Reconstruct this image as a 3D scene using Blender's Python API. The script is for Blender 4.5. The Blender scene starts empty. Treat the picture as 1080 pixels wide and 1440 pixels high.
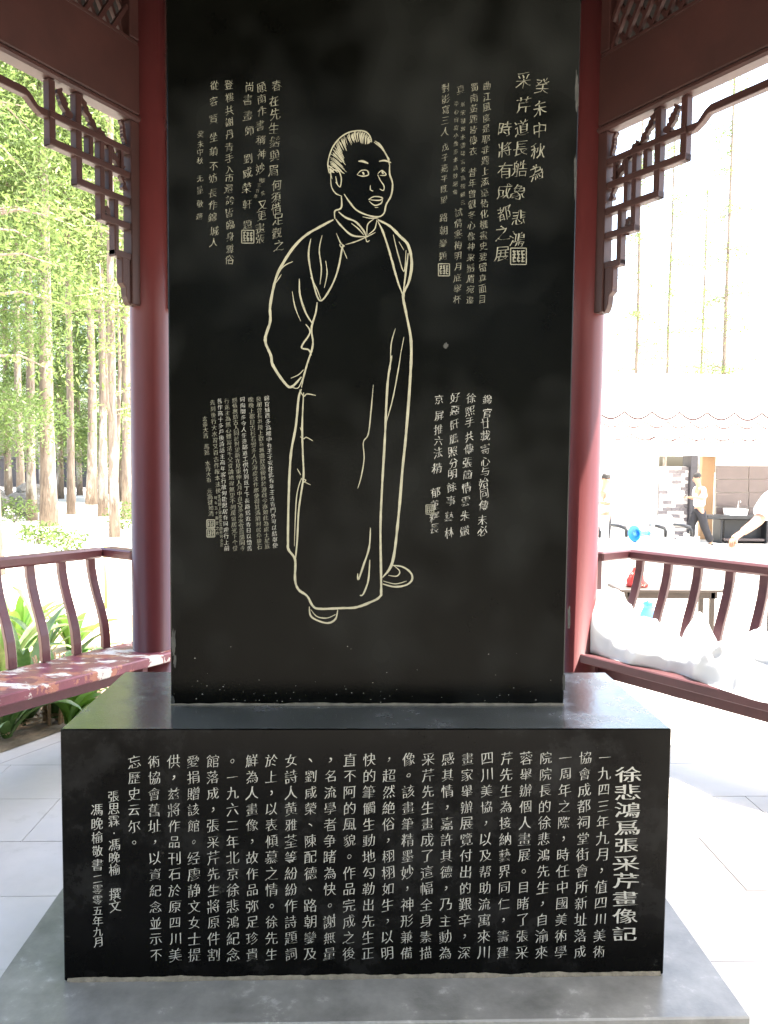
import bpy, bmesh, math, random
import numpy as np
from mathutils import Vector, Matrix, noise
random.seed(7); RNG = np.random.default_rng(7)
S = bpy.context.scene; COL = S.collection

# ------------------------------------------------------------------ camera
F = 1081.0
CAM = np.array([-.0468, -2.2887, 1.55]); YAW, PITCH, ROLL = .0322, -.0622, .0102
cy_, sy_ = math.cos(YAW), math.sin(YAW); cp_, sp_ = math.cos(PITCH), math.sin(PITCH)
FW = np.array([sy_*cp_, cy_*cp_, sp_]); r_ = np.array([cy_, -sy_, 0]); u_ = np.cross(r_, FW)
RT = r_*math.cos(ROLL)+u_*math.sin(ROLL); UP = -r_*math.sin(ROLL)+u_*math.cos(ROLL)
cd = bpy.data.cameras.new('camera'); cam = bpy.data.objects.new('camera', cd); COL.objects.link(cam)
cam.matrix_world = Matrix(((RT[0], UP[0], -FW[0], CAM[0]), (RT[1], UP[1], -FW[1], CAM[1]), (RT[2], UP[2], -FW[2], CAM[2]), (0, 0, 0, 1)))
cd.sensor_fit = 'VERTICAL'; cd.sensor_height = 36; cd.lens = F/1440*36; cd.clip_end = 600; cd.clip_start = .02
S.camera = cam

# ------------------------------------------------------------------ light
SUN_AZ = (.985, -.17); SUN_EL = math.radians(72)
w = bpy.data.worlds.new('World'); S.world = w; w.use_nodes = True
nt = w.node_tree; nt.nodes.clear()
sky = nt.nodes.new('ShaderNodeTexSky'); sky.sky_type = 'NISHITA'; sky.sun_disc = False
sky.sun_elevation = SUN_EL; sky.sun_rotation = math.atan2(SUN_AZ[0], SUN_AZ[1]); sky.air_density = 1.2; sky.dust_density = 5.0; sky.ozone_density = .6
bg = nt.nodes.new('ShaderNodeBackground'); bg.inputs[1].default_value = .14
wo = nt.nodes.new('ShaderNodeOutputWorld'); nt.links.new(sky.outputs[0], bg.inputs[0]); nt.links.new(bg.outputs[0], wo.inputs[0])
sl = bpy.data.lights.new('sun', 'SUN'); sl.energy = 4.5; sl.angle = math.radians(.6); sl.color = (1, .95, .87)
so = bpy.data.objects.new('sun', sl); COL.objects.link(so)
sd = Vector((SUN_AZ[0]*math.cos(SUN_EL), SUN_AZ[1]*math.cos(SUN_EL), math.sin(SUN_EL)))
so.rotation_euler = sd.to_track_quat('Z', 'Y').to_euler(); so.location = (6, -1, 12)
S.view_settings.view_transform = 'Standard'; S.view_settings.look = 'None'
S.view_settings.exposure = 3.15; S.view_settings.gamma = 1; S.view_settings.use_curve_mapping = False
S.cycles.max_bounces = 8; S.cycles.diffuse_bounces = 5; S.cycles.glossy_bounces = 4; S.cycles.caustics_reflective = False
try: S.cycles.use_denoising = True
except Exception: pass

# ------------------------------------------------------------------ helpers
def ray(x, y): return FW+RT*(x-540)/F+UP*(720-y)/F
def onZ(x, y, z): d = ray(x, y); return CAM+d*(z-CAM[2])/d[2]
def onY(x, y, Y): d = ray(x, y); return CAM+d*(Y-CAM[1])/d[1]

def mat(name, base, rough=.6, noise_amt=.25, scale=6., col2=None, spec=.5, bump=.0, bscale=40., metal=0., trans=0., stretch=(1, 1, 1), sss=0.):
    m = bpy.data.materials.new(name); m.use_nodes = True; t = m.node_tree; b = t.nodes['Principled BSDF']
    b.inputs['Roughness'].default_value = rough; b.inputs['Specular IOR Level'].default_value = spec; b.inputs['Metallic'].default_value = metal
    tc = t.nodes.new('ShaderNodeTexCoord'); mp = t.nodes.new('ShaderNodeMapping'); mp.inputs['Scale'].default_value = stretch
    t.links.new(tc.outputs['Object'], mp.inputs[0])
    n = t.nodes.new('ShaderNodeTexNoise'); n.inputs['Scale'].default_value = scale; n.inputs['Detail'].default_value = 7; n.inputs['Roughness'].default_value = .65
    t.links.new(mp.outputs[0], n.inputs[0])
    r = t.nodes.new('ShaderNodeValToRGB'); r.color_ramp.elements[0].position = .3; r.color_ramp.elements[1].position = .7
    c2 = col2 or tuple(c*(1-noise_amt) for c in base)
    r.color_ramp.elements[0].color = (*c2, 1); r.color_ramp.elements[1].color = (*base, 1)
    t.links.new(n.outputs[0], r.inputs[0]); t.links.new(r.outputs[0], b.inputs['Base Color'])
    if bump:
        n2 = t.nodes.new('ShaderNodeTexNoise'); n2.inputs['Scale'].default_value = bscale; n2.inputs['Detail'].default_value = 5
        t.links.new(mp.outputs[0], n2.inputs[0]); bp = t.nodes.new('ShaderNodeBump'); bp.inputs['Strength'].default_value = bump; bp.inputs['Distance'].default_value = .01
        t.links.new(n2.outputs[0], bp.inputs['Height']); t.links.new(bp.outputs[0], b.inputs['Normal'])
    if trans:
        tr = t.nodes.new('ShaderNodeBsdfTranslucent'); t.links.new(r.outputs[0], tr.inputs[0]); mx = t.nodes.new('ShaderNodeMixShader'); mx.inputs[0].default_value = trans
        t.links.new(b.outputs[0], mx.inputs[1]); t.links.new(tr.outputs[0], mx.inputs[2]); t.links.new(mx.outputs[0], t.nodes['Material Output'].inputs[0])
    m['ramp'] = 1
    return m

def blotch(m, color, scale, lo, hi, stretch=(1, 1, 1), rough=None, detail=8, offset=(0, 0, 0)):
    """mix another colour (stains, wear, painted reflections) over the base colour through a noise mask"""
    t = m.node_tree; b = t.nodes['Principled BSDF']; lk = b.inputs['Base Color'].links[0].from_socket
    tc = t.nodes.new('ShaderNodeTexCoord'); mp = t.nodes.new('ShaderNodeMapping'); mp.inputs['Scale'].default_value = stretch; mp.inputs['Location'].default_value = offset
    n = t.nodes.new('ShaderNodeTexNoise'); n.inputs['Scale'].default_value = scale; n.inputs['Detail'].default_value = detail; n.inputs['Roughness'].default_value = .7
    t.links.new(tc.outputs['Object'], mp.inputs[0]); t.links.new(mp.outputs[0], n.inputs[0])
    mr = t.nodes.new('ShaderNodeMapRange'); mr.inputs[1].default_value = lo; mr.inputs[2].default_value = hi
    t.links.new(n.outputs[0], mr.inputs[0])
    mx = t.nodes.new('ShaderNodeMix'); mx.data_type = 'RGBA'; mx.inputs[7].default_value = (*color, 1)
    t.links.new(mr.outputs[0], mx.inputs[0]); t.links.new(lk, mx.inputs[6]); t.links.new(mx.outputs[2], b.inputs['Base Color'])
    if rough is not None:
        m2 = t.nodes.new('ShaderNodeMix'); m2.inputs[2].default_value = b.inputs['Roughness'].default_value; m2.inputs[3].default_value = rough
        if b.inputs['Roughness'].links: t.links.new(b.inputs['Roughness'].links[0].from_socket, m2.inputs[2])
        t.links.new(mr.outputs[0], m2.inputs[0]); t.links.new(m2.outputs[0], b.inputs['Roughness'])
    return mr

def mk(name, verts, faces, m=None, parent=None, smooth=False):
    me = bpy.data.meshes.new(name); me.from_pydata([tuple(map(float, v)) for v in verts], [], [tuple(int(i) for i in f) for f in faces]); me.update()
    if m: me.materials.append(m)
    if smooth: me.polygons.foreach_set('use_smooth', [True]*len(me.polygons))
    return link(name, me, parent)
def link(name, me, parent=None):
    o = bpy.data.objects.new(name, me); COL.objects.link(o)
    if parent: o.parent = parent
    return o
def tag(o, label=None, cat=None, group=None, kind=None):
    for k, v in (('label', label), ('category', cat), ('group', group), ('kind', kind)):
        if v: o[k] = v
    return o
def empty(name, loc, rz=0, **k):
    o = bpy.data.objects.new(name, None); COL.objects.link(o); o.location = loc; o.rotation_euler[2] = rz; o.empty_display_size = .1
    tag(o, **k); return o
def bevel_bm(bm, w_, seg=1):
    if w_ > 0: bmesh.ops.bevel(bm, geom=bm.edges[:], offset=w_, segments=seg, affect='EDGES', profile=.5)
def box(name, lo, hi, m, parent=None, bev=.004, rot=None, loc=None):
    bm = bmesh.new(); bmesh.ops.create_cube(bm, size=1)
    for v in bm.verts: v.co = Vector([lo[i]+(v.co[i]+.5)*(hi[i]-lo[i]) for i in range(3)])
    bevel_bm(bm, bev); me = bpy.data.meshes.new(name); bm.to_mesh(me); bm.free(); me.materials.append(m)
    o = link(name, me, parent)
    if rot: o.rotation_euler = rot
    if loc is not None: o.location = loc
    return o
def tube_data(pts, rad, seg=10, cap=True, jitter=0):
    V = []; Fc = []; n = len(pts); pts = [Vector(p) for p in pts]
    for i, p in enumerate(pts):
        t = (pts[min(i+1, n-1)]-pts[max(i-1, 0)]).normalized()
        a = t.cross(Vector((0.03, 1, .02))) if abs(t.y) < .9 else t.cross(Vector((1, 0, 0)))
        a.normalize(); b = t.cross(a); rr = rad[i] if hasattr(rad, '__len__') else rad
        for k in range(seg):
            an = 2*math.pi*k/seg; q = rr*(1+jitter*noise.noise(p*2.1+Vector((math.cos(an), math.sin(an), 0))*1.3))
            V.append(p+(a*math.cos(an)+b*math.sin(an))*q)
    for i in range(n-1):
        for k in range(seg): Fc.append((i*seg+k, i*seg+(k+1) % seg, (i+1)*seg+(k+1) % seg, (i+1)*seg+k))
    if cap: Fc.append(tuple(range(seg))[::-1]); Fc.append(tuple((n-1)*seg+k for k in range(seg)))
    return V, Fc
def tube(name, pts, rad, m, parent=None, seg=10, jitter=0): V, Fc = tube_data(pts, rad, seg, True, jitter); return mk(name, V, Fc, m, parent, True)
def merge(parts):
    V = []; Fc = []
    for v, f in parts: n = len(V); V += list(v); Fc += [tuple(i+n for i in q) for q in f]
    return V, Fc
def lathe(name, prof, m, parent=None, seg=20, loc=(0, 0, 0), rot=None):
    V = []; Fc = []
    for r, z in prof:
        for k in range(seg): a = 2*math.pi*k/seg; V.append((r*math.cos(a), r*math.sin(a), z))
    for i in range(len(prof)-1):
        for k in range(seg): Fc.append((i*seg+k, i*seg+(k+1) % seg, (i+1)*seg+(k+1) % seg, (i+1)*seg+k))
    Fc.append(tuple(range(seg))[::-1]); Fc.append(tuple((len(prof)-1)*seg+k for k in range(seg)))
    o = mk(name, V, Fc, m, parent, True); o.location = loc
    if rot: o.rotation_euler = rot
    return o
def extrude_poly(pts, y0, y1):
    """polygon in (x,z), extruded along y"""
    n = len(pts); V = [(p[0], y0, p[1]) for p in pts]+[(p[0], y1, p[1]) for p in pts]
    return V, [tuple(range(n)), tuple(range(2*n-1, n-1, -1))]+[(i, i+n, (i+1) % n+n, (i+1) % n) for i in range(n)]
def skin(name, verts, edges, rad, m, parent=None, root=0, sub=2):
    me = bpy.data.meshes.new(name); me.from_pydata([tuple(v) for v in verts], edges, []); me.update(); me.materials.append(m)
    o = link(name, me, parent); md = o.modifiers.new('Skin', 'SKIN'); md.use_smooth_shade = True; md.branch_smoothing = .6
    for i, sv in enumerate(me.skin_vertices[0].data):
        r = rad[i]; sv.radius = r if isinstance(r, tuple) else (r, r); sv.use_root = (i == root)
    s = o.modifiers.new('Sub', 'SUBSURF'); s.levels = sub; s.render_levels = sub
    return o

# ------------------------------------------------------------------ materials
M = {}
M['granite'] = mat('black granite', (.0017, .0018, .0014), .22, .5, 9, spec=.035, bump=.06, bscale=220)
blotch(M['granite'], (.013, .0138, .0128), 1.3, .48, .78, rough=.38, offset=(.3, 0, .2), detail=3); blotch(M['granite'], (.05, .05, .044), 5.5, .70, .82, offset=(3, 1, 7), rough=.7)  # broad grey layer paints soft reflection clouds; the small spots are stains
M['granite_ped'] = mat('pedestal granite', (.0024, .0024, .0022), .22, .5, 12, spec=.05, bump=.05, bscale=200)
blotch(M['granite_ped'], (.013, .013, .0125), 4.4, .52, .8, rough=.5, offset=(1, 5, 2)); blotch(M['granite_ped'], (.07, .068, .06), 9, .67, .78, offset=(3, 2, 1), rough=.7)
M['plinth'] = mat('plinth granite', (.22, .213, .19), .28, .5, 7, spec=.45, bump=.05, bscale=120, col2=(.10, .098, .087))
blotch(M['plinth'], (.34, .33, .3), 14, .6, .74, rough=.6)
M['pedtop'] = mat('painted sheen pedestal top', (.085, .086, .076), .16, .4, 6, spec=1.0, bump=.03, bscale=60)  # top face coloured lighter to stand in for its bright reflections
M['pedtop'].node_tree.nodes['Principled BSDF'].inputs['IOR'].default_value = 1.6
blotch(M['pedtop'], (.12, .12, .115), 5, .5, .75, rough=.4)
M['mortar'] = mat('old mortar', (.17, .145, .105), .9, .5, 30, bump=.6, bscale=90)
M['letter'] = mat('faded cream letter paint', (.265, .26, .23), .8, .35, 60)
M['letter_old'] = mat('yellowed letter paint', (.16, .155, .115), .8, .5, 45)
M['line'] = mat('cream line paint', (.235, .222, .155), .8, .3, 35)
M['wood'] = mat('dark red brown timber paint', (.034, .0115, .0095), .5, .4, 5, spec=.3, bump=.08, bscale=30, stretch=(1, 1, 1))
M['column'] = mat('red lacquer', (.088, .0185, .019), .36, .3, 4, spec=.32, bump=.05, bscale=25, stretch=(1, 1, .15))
blotch(M['column'], (.16, .10, .09), 11, .68, .8, stretch=(1, 1, .3), rough=.7); blotch(M['column'], (.055, .017, .016), 3, .5, .8, stretch=(1, 1, .2))
M['rail'] = mat('bounce lit red paint', (.125, .032, .037), .38, .3, 9, bump=.08, bscale=40)  # left bench red, lightened for the sun bounce it receives
M['seat_old_lit'] = mat('peeling bounce lit red paint', (.27, .075, .095), .35, .4, 7, bump=.1, bscale=40)  # peeling is real wear; base red lightened for bounce light
blotch(M['seat_old_lit'], (.42, .16, .10), 7, .54, .57, stretch=(1, 1.6, 1), offset=(2, 0, 0)); blotch(M['seat_old_lit'], (.66, .60, .52), 6, .545, .56, stretch=(.8, 1.8, 1), rough=.7, offset=(5, 3, 0))
M['rail_shaded'] = mat('shaded red paint', (.055, .0165, .019), .45, .3, 9, bump=.08, bscale=40, spec=.35)  # same red for the right bench, darkened where less bounce arrives
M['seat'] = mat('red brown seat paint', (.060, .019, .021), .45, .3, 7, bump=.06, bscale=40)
M['tile'] = mat('grey floor stone', (.46, .425, .385), .36, .2, 3.2, bump=.04, bscale=25)
blotch(M['tile'], (.41, .39, .37), 1.7, .45, .75, rough=.42); blotch(M['tile'], (.58, .56, .53), 26, .7, .76); blotch(M['tile'], (.30, .27, .23), 3.1, .58, .8, offset=(7, 3, 0), rough=.5)
M['joint'] = mat('floor joint grout', (.46, .44, .41), .9, .3, 20)
M['ground'] = mat('pale ground', (.52, .49, .43), .9, .3, .6, bump=.2, bscale=5)
M['soil'] = mat('planting soil', (.36, .27, .17), .95, .5, 9, bump=.6, bscale=30)
M['litter'] = mat('dry leaf litter', (.46, .30, .17), .8, .6, 12)
M['bark'] = mat('reddish bark', (.27, .21, .165), .9, .6, 5, bump=.9, bscale=9, stretch=(4, 4, .5))
blotch(M['bark'], (.09, .065, .05), 2.2, .5, .7, stretch=(3, 3, .7)); blotch(M['bark'], (.45, .42, .37), 1.4, .55, .7, stretch=(2, 2, .6), offset=(4, 2, 1))
M['leafA'] = mat('redwood foliage', (.165, .235, .06), .6, .4, .7, trans=.5)
M['leafB'] = mat('broad foliage', (.125, .195, .045), .5, .4, .9, trans=.45)
M['strap'] = mat('strap leaf green', (.07, .15, .03), .35, .4, 4, trans=.25)
blotch(M['strap'], (.20, .16, .05), 5, .6, .68); blotch(M['strap'], (.16, .24, .09), 2.2, .45, .6, offset=(3, 1, 0))
M['strapB'] = mat('bright leaf green', (.11, .24, .03), .4, .3, 4, trans=.4)
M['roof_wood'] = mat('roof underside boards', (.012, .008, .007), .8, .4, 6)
M['roof'] = mat('grey roof tiles', (.14, .14, .14), .8, .4, 6)
M['plastic'] = mat('white plastic sheet', (.58, .58, .58), .4, .05, 5, bump=.08, bscale=14, trans=.1)
M['white'] = mat('white paint', (.8, .79, .77), .6, .06, 3)
M['cloth'] = mat('white canvas', (.8, .79, .77), .8, .06, 3, trans=.6)
M['trim'] = mat('red brown trim', (.05, .014, .012), .7, .2, 6)
M['skin'] = mat('skin', (.40, .215, .14), .5, .12, 14)
M['hair'] = mat('black hair', (.02, .017, .015), .6, .2, 40)
M['shirt'] = mat('white cotton shirt', (.80, .80, .80), .85, .05, 5, bump=.2, bscale=14)
M['trouser'] = mat('dark trousers', (.014, .014, .019), .85, .3, 20)
M['shoe'] = mat('black shoes', (.02, .02, .02), .4, .2, 20)
M['darkstone'] = mat('dark pillar stone', (.032, .030, .038), .6, .5, 14, bump=.4, bscale=30)
M['taupe'] = mat('taupe wall tile', (.095, .072, .068), .4, .2, 2.5)
M['tilejoint'] = mat('pale tile joint', (.5, .47, .43), .9, .1, 6)
M['beige'] = mat('beige plaster', (.50, .33, .20), .8, .15, 2)
M['cabinet'] = mat('dark cabinet', (.020, .021, .024), .5, .3, 6)
M['ceramic'] = mat('white ceramic', (.82, .82, .82), .15, .03, 3)
M['chrome'] = mat('brushed chrome', (.7, .7, .7), .2, .05, 3, metal=1)
M['blue'] = mat('bright blue plastic', (.02, .22, .62), .3, .1, 5)
M['bluepale'] = mat('pale blue plastic', (.10, .36, .75), .3, .2, 5, trans=.3)
M['grey'] = mat('grey plastic', (.25, .26, .24), .5, .1, 5)
M['black'] = mat('black plastic', (.02, .02, .022), .4, .2, 5)
M['redbag'] = mat('red printed bag', (.55, .03, .02), .35, .4, 9, col2=(.35, .01, .01)); blotch(M['redbag'], (.75, .6, .5), 13, .6, .63)
M['oldwood'] = mat('brown bench wood', (.035, .021, .014), .6, .4, 5, stretch=(1, 8, 8), bump=.2, bscale=20)
M['rock'] = mat('garden rock', (.22, .21, .19), .9, .5, 4, bump=.7, bscale=6)
M['brickpale'] = mat('pale wall brick', (.60, .56, .54), .9, .3, 7, col2=(.30, .28, .29), bump=.3, bscale=12)
M['brickdark'] = mat('grey wall brick', (.17, .155, .165), .9, .4, 7, bump=.3, bscale=12)
M['stake'] = mat('pale bamboo', (.50, .46, .16), .5, .2, 8)

# ------------------------------------------------------------------ ground and floor
R = 2.4591; AP = R*.8660254
def gh(x, y):
    d = math.hypot(x, y); k = min(1, max(0, (d-3.2)/3.5)); k = k*k*(3-2*k)
    return -.07-.23*k+.012*noise.noise(Vector((x*.8, y*.8, 0)))
xs = sorted(set([round(v, 3) for v in np.concatenate([np.linspace(-9, 9, 73), [-260, -120, -60, -35, -22, -14, 14, 22, 35, 60, 120, 260]])]))
V = [(x, y, gh(x, y)) for y in xs for x in xs]; n = len(xs)
g = mk('ground', V, [(j*n+i, j*n+i+1, (j+1)*n+i+1, (j+1)*n+i) for j in range(n-1) for i in range(n-1)], M['ground'], smooth=True); tag(g, kind='structure')
# planting bed on the left
bm = bmesh.new(); A = [(-1.62, 2.72), (-2.98, .35), (-6.5, 1.6), (-6.8, 6.5), (-2.4, 7.2), (-1.2, 3.6)]
bx = []
for i in range(26):
    for j in range(26):
        u, v_ = i/25, j/25
        p = Vector((-1.55, 2.75, 0)).lerp(Vector((-2.95, .3, 0)), u); q = Vector((-2.6, 7.2, 0)).lerp(Vector((-7.2, 1.8, 0)), u)
        c = p.lerp(q, v_); edge = min(v_, 1-v_, u, 1-u); z = gh(c.x, c.y)+.006+min(.07, edge*.6)*(.6+.6*noise.noise(c*2.3))
        bx.append((c.x, c.y, z))
pb = mk('planting_bed', bx, [(i*26+j, i*26+j+1, (i+1)*26+j+1, (i+1)*26+j) for i in range(25) for j in range(25)], M['soil'], smooth=True); tag(pb, kind='structure')

def hexa(ap): r = ap/.8660254; return [(r*math.cos(math.radians(60*k)), r*math.sin(math.radians(60*k))) for k in range(6)]
fl_ap = AP+.42; H = hexa(fl_ap)
V = [(x, y, -.35) for x, y in H]+[(x, y, -.012) for x, y in H]
fb = mk('pavilion_floor', V, [tuple(range(5, -1, -1)), tuple(range(6, 12))]+[(i, (i+1) % 6, (i+1) % 6+6, i+6) for i in range(6)], M['joint']); tag(fb, kind='structure')
def clip(poly, H):
    out = poly
    for i in range(6):
        a, b = H[i], H[(i+1) % 6]; inp, out = out, []
        side = lambda p: (b[0]-a[0])*(p[1]-a[1])-(b[1]-a[1])*(p[0]-a[0])
        for k in range(len(inp)):
            p, q = inp[k-1], inp[k]; sp, sq = side(p), side(q)
            if (sp >= 0) != (sq >= 0): t = sp/(sp-sq); out.append((p[0]+t*(q[0]-p[0]), p[1]+t*(q[1]-p[1])))
            if sq >= 0: out.append(q)
        if not out: return []
    return out
gap = .0016
for j in range(-7, 8):
    y0 = j*.4
    for i in range(-5, 6):
        x0 = -1.412+.8*i+(.4 if j % 2 else 0)-.8
        P_ = clip([(x0+gap, y0+gap), (x0+.8-gap, y0+gap), (x0+.8-gap, y0+.4-gap), (x0+gap, y0+.4-gap)], hexa(fl_ap-.12))
        if len(P_) < 3: continue
        dz = RNG.uniform(-.0008, .0008); nP = len(P_)
        V = [(x, y, -.0119) for x, y in P_]+[(x, y, dz) for x, y in P_]
        mk('paving_slab', V, [tuple(range(nP, 2*nP))]+[(k, (k+1) % nP, (k+1) % nP+nP, k+nP) for k in range(nP)], M['tile'], fb)
Ho, Hi = hexa(fl_ap+.004), hexa(fl_ap-.118)     # long kerb stones round the floor
for k in range(6):
    a, b, c, d = Ho[k], Ho[(k+1) % 6], Hi[(k+1) % 6], Hi[k]
    L2 = lambda p, q, t: (p[0]+(q[0]-p[0])*t, p[1]+(q[1]-p[1])*t)
    for s_ in range(2):
        t0, t1 = s_*.5+.0008, s_*.5+.4992
        q = [L2(a, b, t0), L2(a, b, t1), L2(d, c, t1), L2(d, c, t0)]
        V = [(x, y, -.2) for x, y in q]+[(x, y, .001) for x, y in q]
        mk('edge_stone', V, [(4, 5, 6, 7), (0, 1, 5, 4), (1, 2, 6, 5), (2, 3, 7, 6), (3, 0, 4, 7)], M['tile'], fb)

# ------------------------------------------------------------------ pavilion
pav = empty('pavilion', (0, 0, 0), label='hexagonal red-brown timber pavilion sheltering the black inscribed stele', cat='pavilion')
for k in range(6):
    a = math.radians(60*k); x, y = R*math.cos(a), R*math.sin(a)
    o = lathe('column', [(.16, .0), (.165, .05), (.15, .10), (.113, .102), (.111, 2.4), (.107, 4.3)], M['column'], pav, 32, (x, y, 0))
# side frames: local x along the side (t), local y outward, origin at the start column
def side_empty(name, k, par):
    """k: which side; returns part object transform for mesh with local (t, o, z)"""
    a0 = math.radians(60*k); a1 = math.radians(60*(k+1)); p0 = Vector((R*math.cos(a0), R*math.sin(a0), 0)); p1 = Vector((R*math.cos(a1), R*math.sin(a1), 0))
    t = (p1-p0).normalized(); nrm = Vector((t.y, -t.x, 0))
    return Matrix(((t.x, nrm.x, 0, p0.x), (t.y, nrm.y, 0, p0.y), (0, 0, 1, 0), (0, 0, 0, 1)))
def boxd(lo, hi): 
    (a, b, c), (d, e, f) = lo, hi
    return [(a, b, c), (d, b, c), (d, e, c), (a, e, c), (a, b, f), (d, b, f), (d, e, f), (a, e, f)], [(0, 3, 2, 1), (4, 5, 6, 7), (0, 1, 5, 4), (1, 2, 6, 5), (2, 3, 7, 6), (3, 0, 4, 7)]
def mesh_of(name, V, Fc, m, bev=0):
    me = bpy.data.meshes.new(name); me.from_pydata([tuple(map(float, v)) for v in V], [], Fc); me.update()
    if bev:
        bm = bmesh.new(); bm.from_mesh(me); bevel_bm(bm, bev); bm.to_mesh(me); bm.free()
    me.materials.append(m); return me
L = R
bars = []   # (kind t0,t1,z0,z1)
Wd = .036
def vb(t, z0, z1, w_=Wd): bars.append((t-w_/2, t+w_/2, z0, z1, 0))
def hb(z, t0, t1, w_=Wd): bars.append((t0, t1, z-w_/2, z+w_/2, 1))
def half():
    bars.clear()
    vb(.645, 3.062, 3.372); vb(.49, 2.925, 3.372); vb(.345, 2.795, 3.21, .03); vb(.415, 3.098, 3.19, .028)
    vb(.255, 2.64, 2.93, .03); vb(.29, 2.96, 3.19, .026); vb(.205, 2.50, 2.66, .03)
    vb(.21, 3.085, 3.2, .02)
    hb(3.208, .16, .663); hb(3.08, .16, .663); hb(2.943, .16, .508); hb(2.812, .16, .36); hb(2.652, .16, .27)
    return list(bars)
halfbars = half()
stile = (.108, .162, 2.40, 3.374)
def carve_poly(seed, p0, p1, wd, n=16):
    rr = random.Random(seed); top = []; bot = []
    for i in range(n+1):
        u = i/n; x = p0[0]+(p1[0]-p0[0])*u; z = p0[1]+(p1[1]-p0[1])*u; dx, dz = p1[0]-p0[0], p1[1]-p0[1]; l = math.hypot(dx, dz); nx, nz = -dz/l, dx/l
        k = wd*(.55+.45*abs(math.sin(u*9.5+seed)))*(.6+.8*rr.random()); k2 = wd*(.5+.5*abs(math.cos(u*8+seed)))*(.6+.8*rr.random())
        top.append((x+nx*k, z+nz*k)); bot.append((x-nx*k2, z-nz*k2))
    return top+bot[::-1]
def mirror(P_): return [(L-x, z) for x, z in P_][::-1]
bar_meshes = []
for mir in (0, 1):
    for (t0, t1, z0, z1, hz) in halfbars:
        if mir: t0, t1 = L-t1, L-t0
        dy = .026 if hz else .0235
        bar_meshes.append(mesh_of('lattice_bar', *boxd((t0, -dy, z0), (t1, dy, z1)), M['wood'], .004))
carv = [((.47, 3.37), (.36, 3.215), .020, 1), ((.36, 3.25), (.20, 3.10), .024, 2), ((.60, 3.35), (.53, 3.235), .022, 3), ((.22, 3.18), (.185, 3.0), .014, 5), ((.31, 2.88), (.285, 2.79), .016, 4), ((.20, 3.36), (.175, 3.24), .012, 7)]
carve_meshes = []
for mir in (0, 1):
    for p0, p1, wd, sd_ in carv:
        P_ = carve_poly(sd_, p0, p1, wd)
        if mir: P_ = mirror(P_)
        carve_meshes.append(mesh_of('carved_ornament', *extrude_poly(P_, -.012, .012), M['wood']))
foot = [(.162, 2.64), (.222, 2.63), (.222, 2.53), (.215, 2.50), (.196, 2.485), (.192, 2.44), (.18, 2.41), (.162, 2.392)]
foot_meshes = [mesh_of('drop_foot', *extrude_poly(P_, -.022, .022), M['wood'], .003) for P_ in (foot, mirror(foot))]
# slender middle bar with stepped joints
midp = [(.663, 3.222), (.72, 3.222), (.76, 3.262), (.79, 3.278), (L-.79, 3.278), (L-.76, 3.262), (L-.72, 3.222), (L-.663, 3.222), (L-.663, 3.186), (L-.70, 3.186), (L-.745, 3.21), (L-.78, 3.24), (.78, 3.24), (.745, 3.21), (.70, 3.186), (.663, 3.186)]
mid_mesh = mesh_of('middle_bar', *extrude_poly(midp, -.02, .02), M['wood'], .003)
stile_m = [mesh_of('end_stile', *boxd((a, -.034, 2.40), (b, .034, 3.374)), M['wood'], .005) for a, b in ((.10, .162), (L-.162, L-.10))]
# diagonal upper lattice bars
zt0, zt1 = 3.80, 4.24; dl = []
def diag(x0, sgn):
    t0, z0, t1, z1 = x0, zt0, x0+sgn*(zt1-zt0)*.62, zt1
    lo, hi = .165, L-.165
    pts = [(t0, z0), (t1, z1)]
    def cl(p, q):
        if p[0] < lo: k = (lo-p[0])/(q[0]-p[0]); p = (lo, p[1]+(q[1]-p[1])*k)
        if p[0] > hi: k = (hi-p[0])/(q[0]-p[0]); p = (hi, p[1]+(q[1]-p[1])*k)
        return p
    if max(t0, t1) <= lo+.01 or min(t0, t1) >= hi-.01: return None
    a = cl(pts[0], pts[1]); b = cl(pts[1], pts[0])
    if math.hypot(a[0]-b[0], a[1]-b[1]) < .03: return None
    dx, dz = b[0]-a[0], b[1]-a[1]; l = math.hypot(dx, dz); nx, nz = -dz/l*.0105, dx/l*.0105
    y = .012*sgn; P_ = [(a[0]+nx, a[1]+nz), (a[0]-nx, a[1]-nz), (b[0]-nx, b[1]-nz), (b[0]+nx, b[1]+nz)]
    return extrude_poly(P_[::-1], y-.0115, y+.0115)
for i in range(32):
    for sg in (1, -1):
        q = diag(-.18+i*.0885, sg)
        if q: dl.append(q)
diag_meshes = [mesh_of('lattice_bar', v, f, M['wood']) for v, f in dl]
diag_joined = mesh_of('lattice_panel', *merge(dl), M['wood'])
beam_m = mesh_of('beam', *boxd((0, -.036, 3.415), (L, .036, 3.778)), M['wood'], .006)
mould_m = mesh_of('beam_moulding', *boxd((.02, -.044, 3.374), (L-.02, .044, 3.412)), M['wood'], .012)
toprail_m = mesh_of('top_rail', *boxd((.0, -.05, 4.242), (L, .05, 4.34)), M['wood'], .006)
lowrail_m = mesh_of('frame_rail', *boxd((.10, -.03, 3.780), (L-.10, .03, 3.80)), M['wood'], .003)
ust_m = [mesh_of('frame_stile', *boxd((a, -.036, 3.802), (b, .036, 4.24)), M['wood'], .004) for a, b in ((.10, .164), (L-.164, L-.10))]
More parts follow.
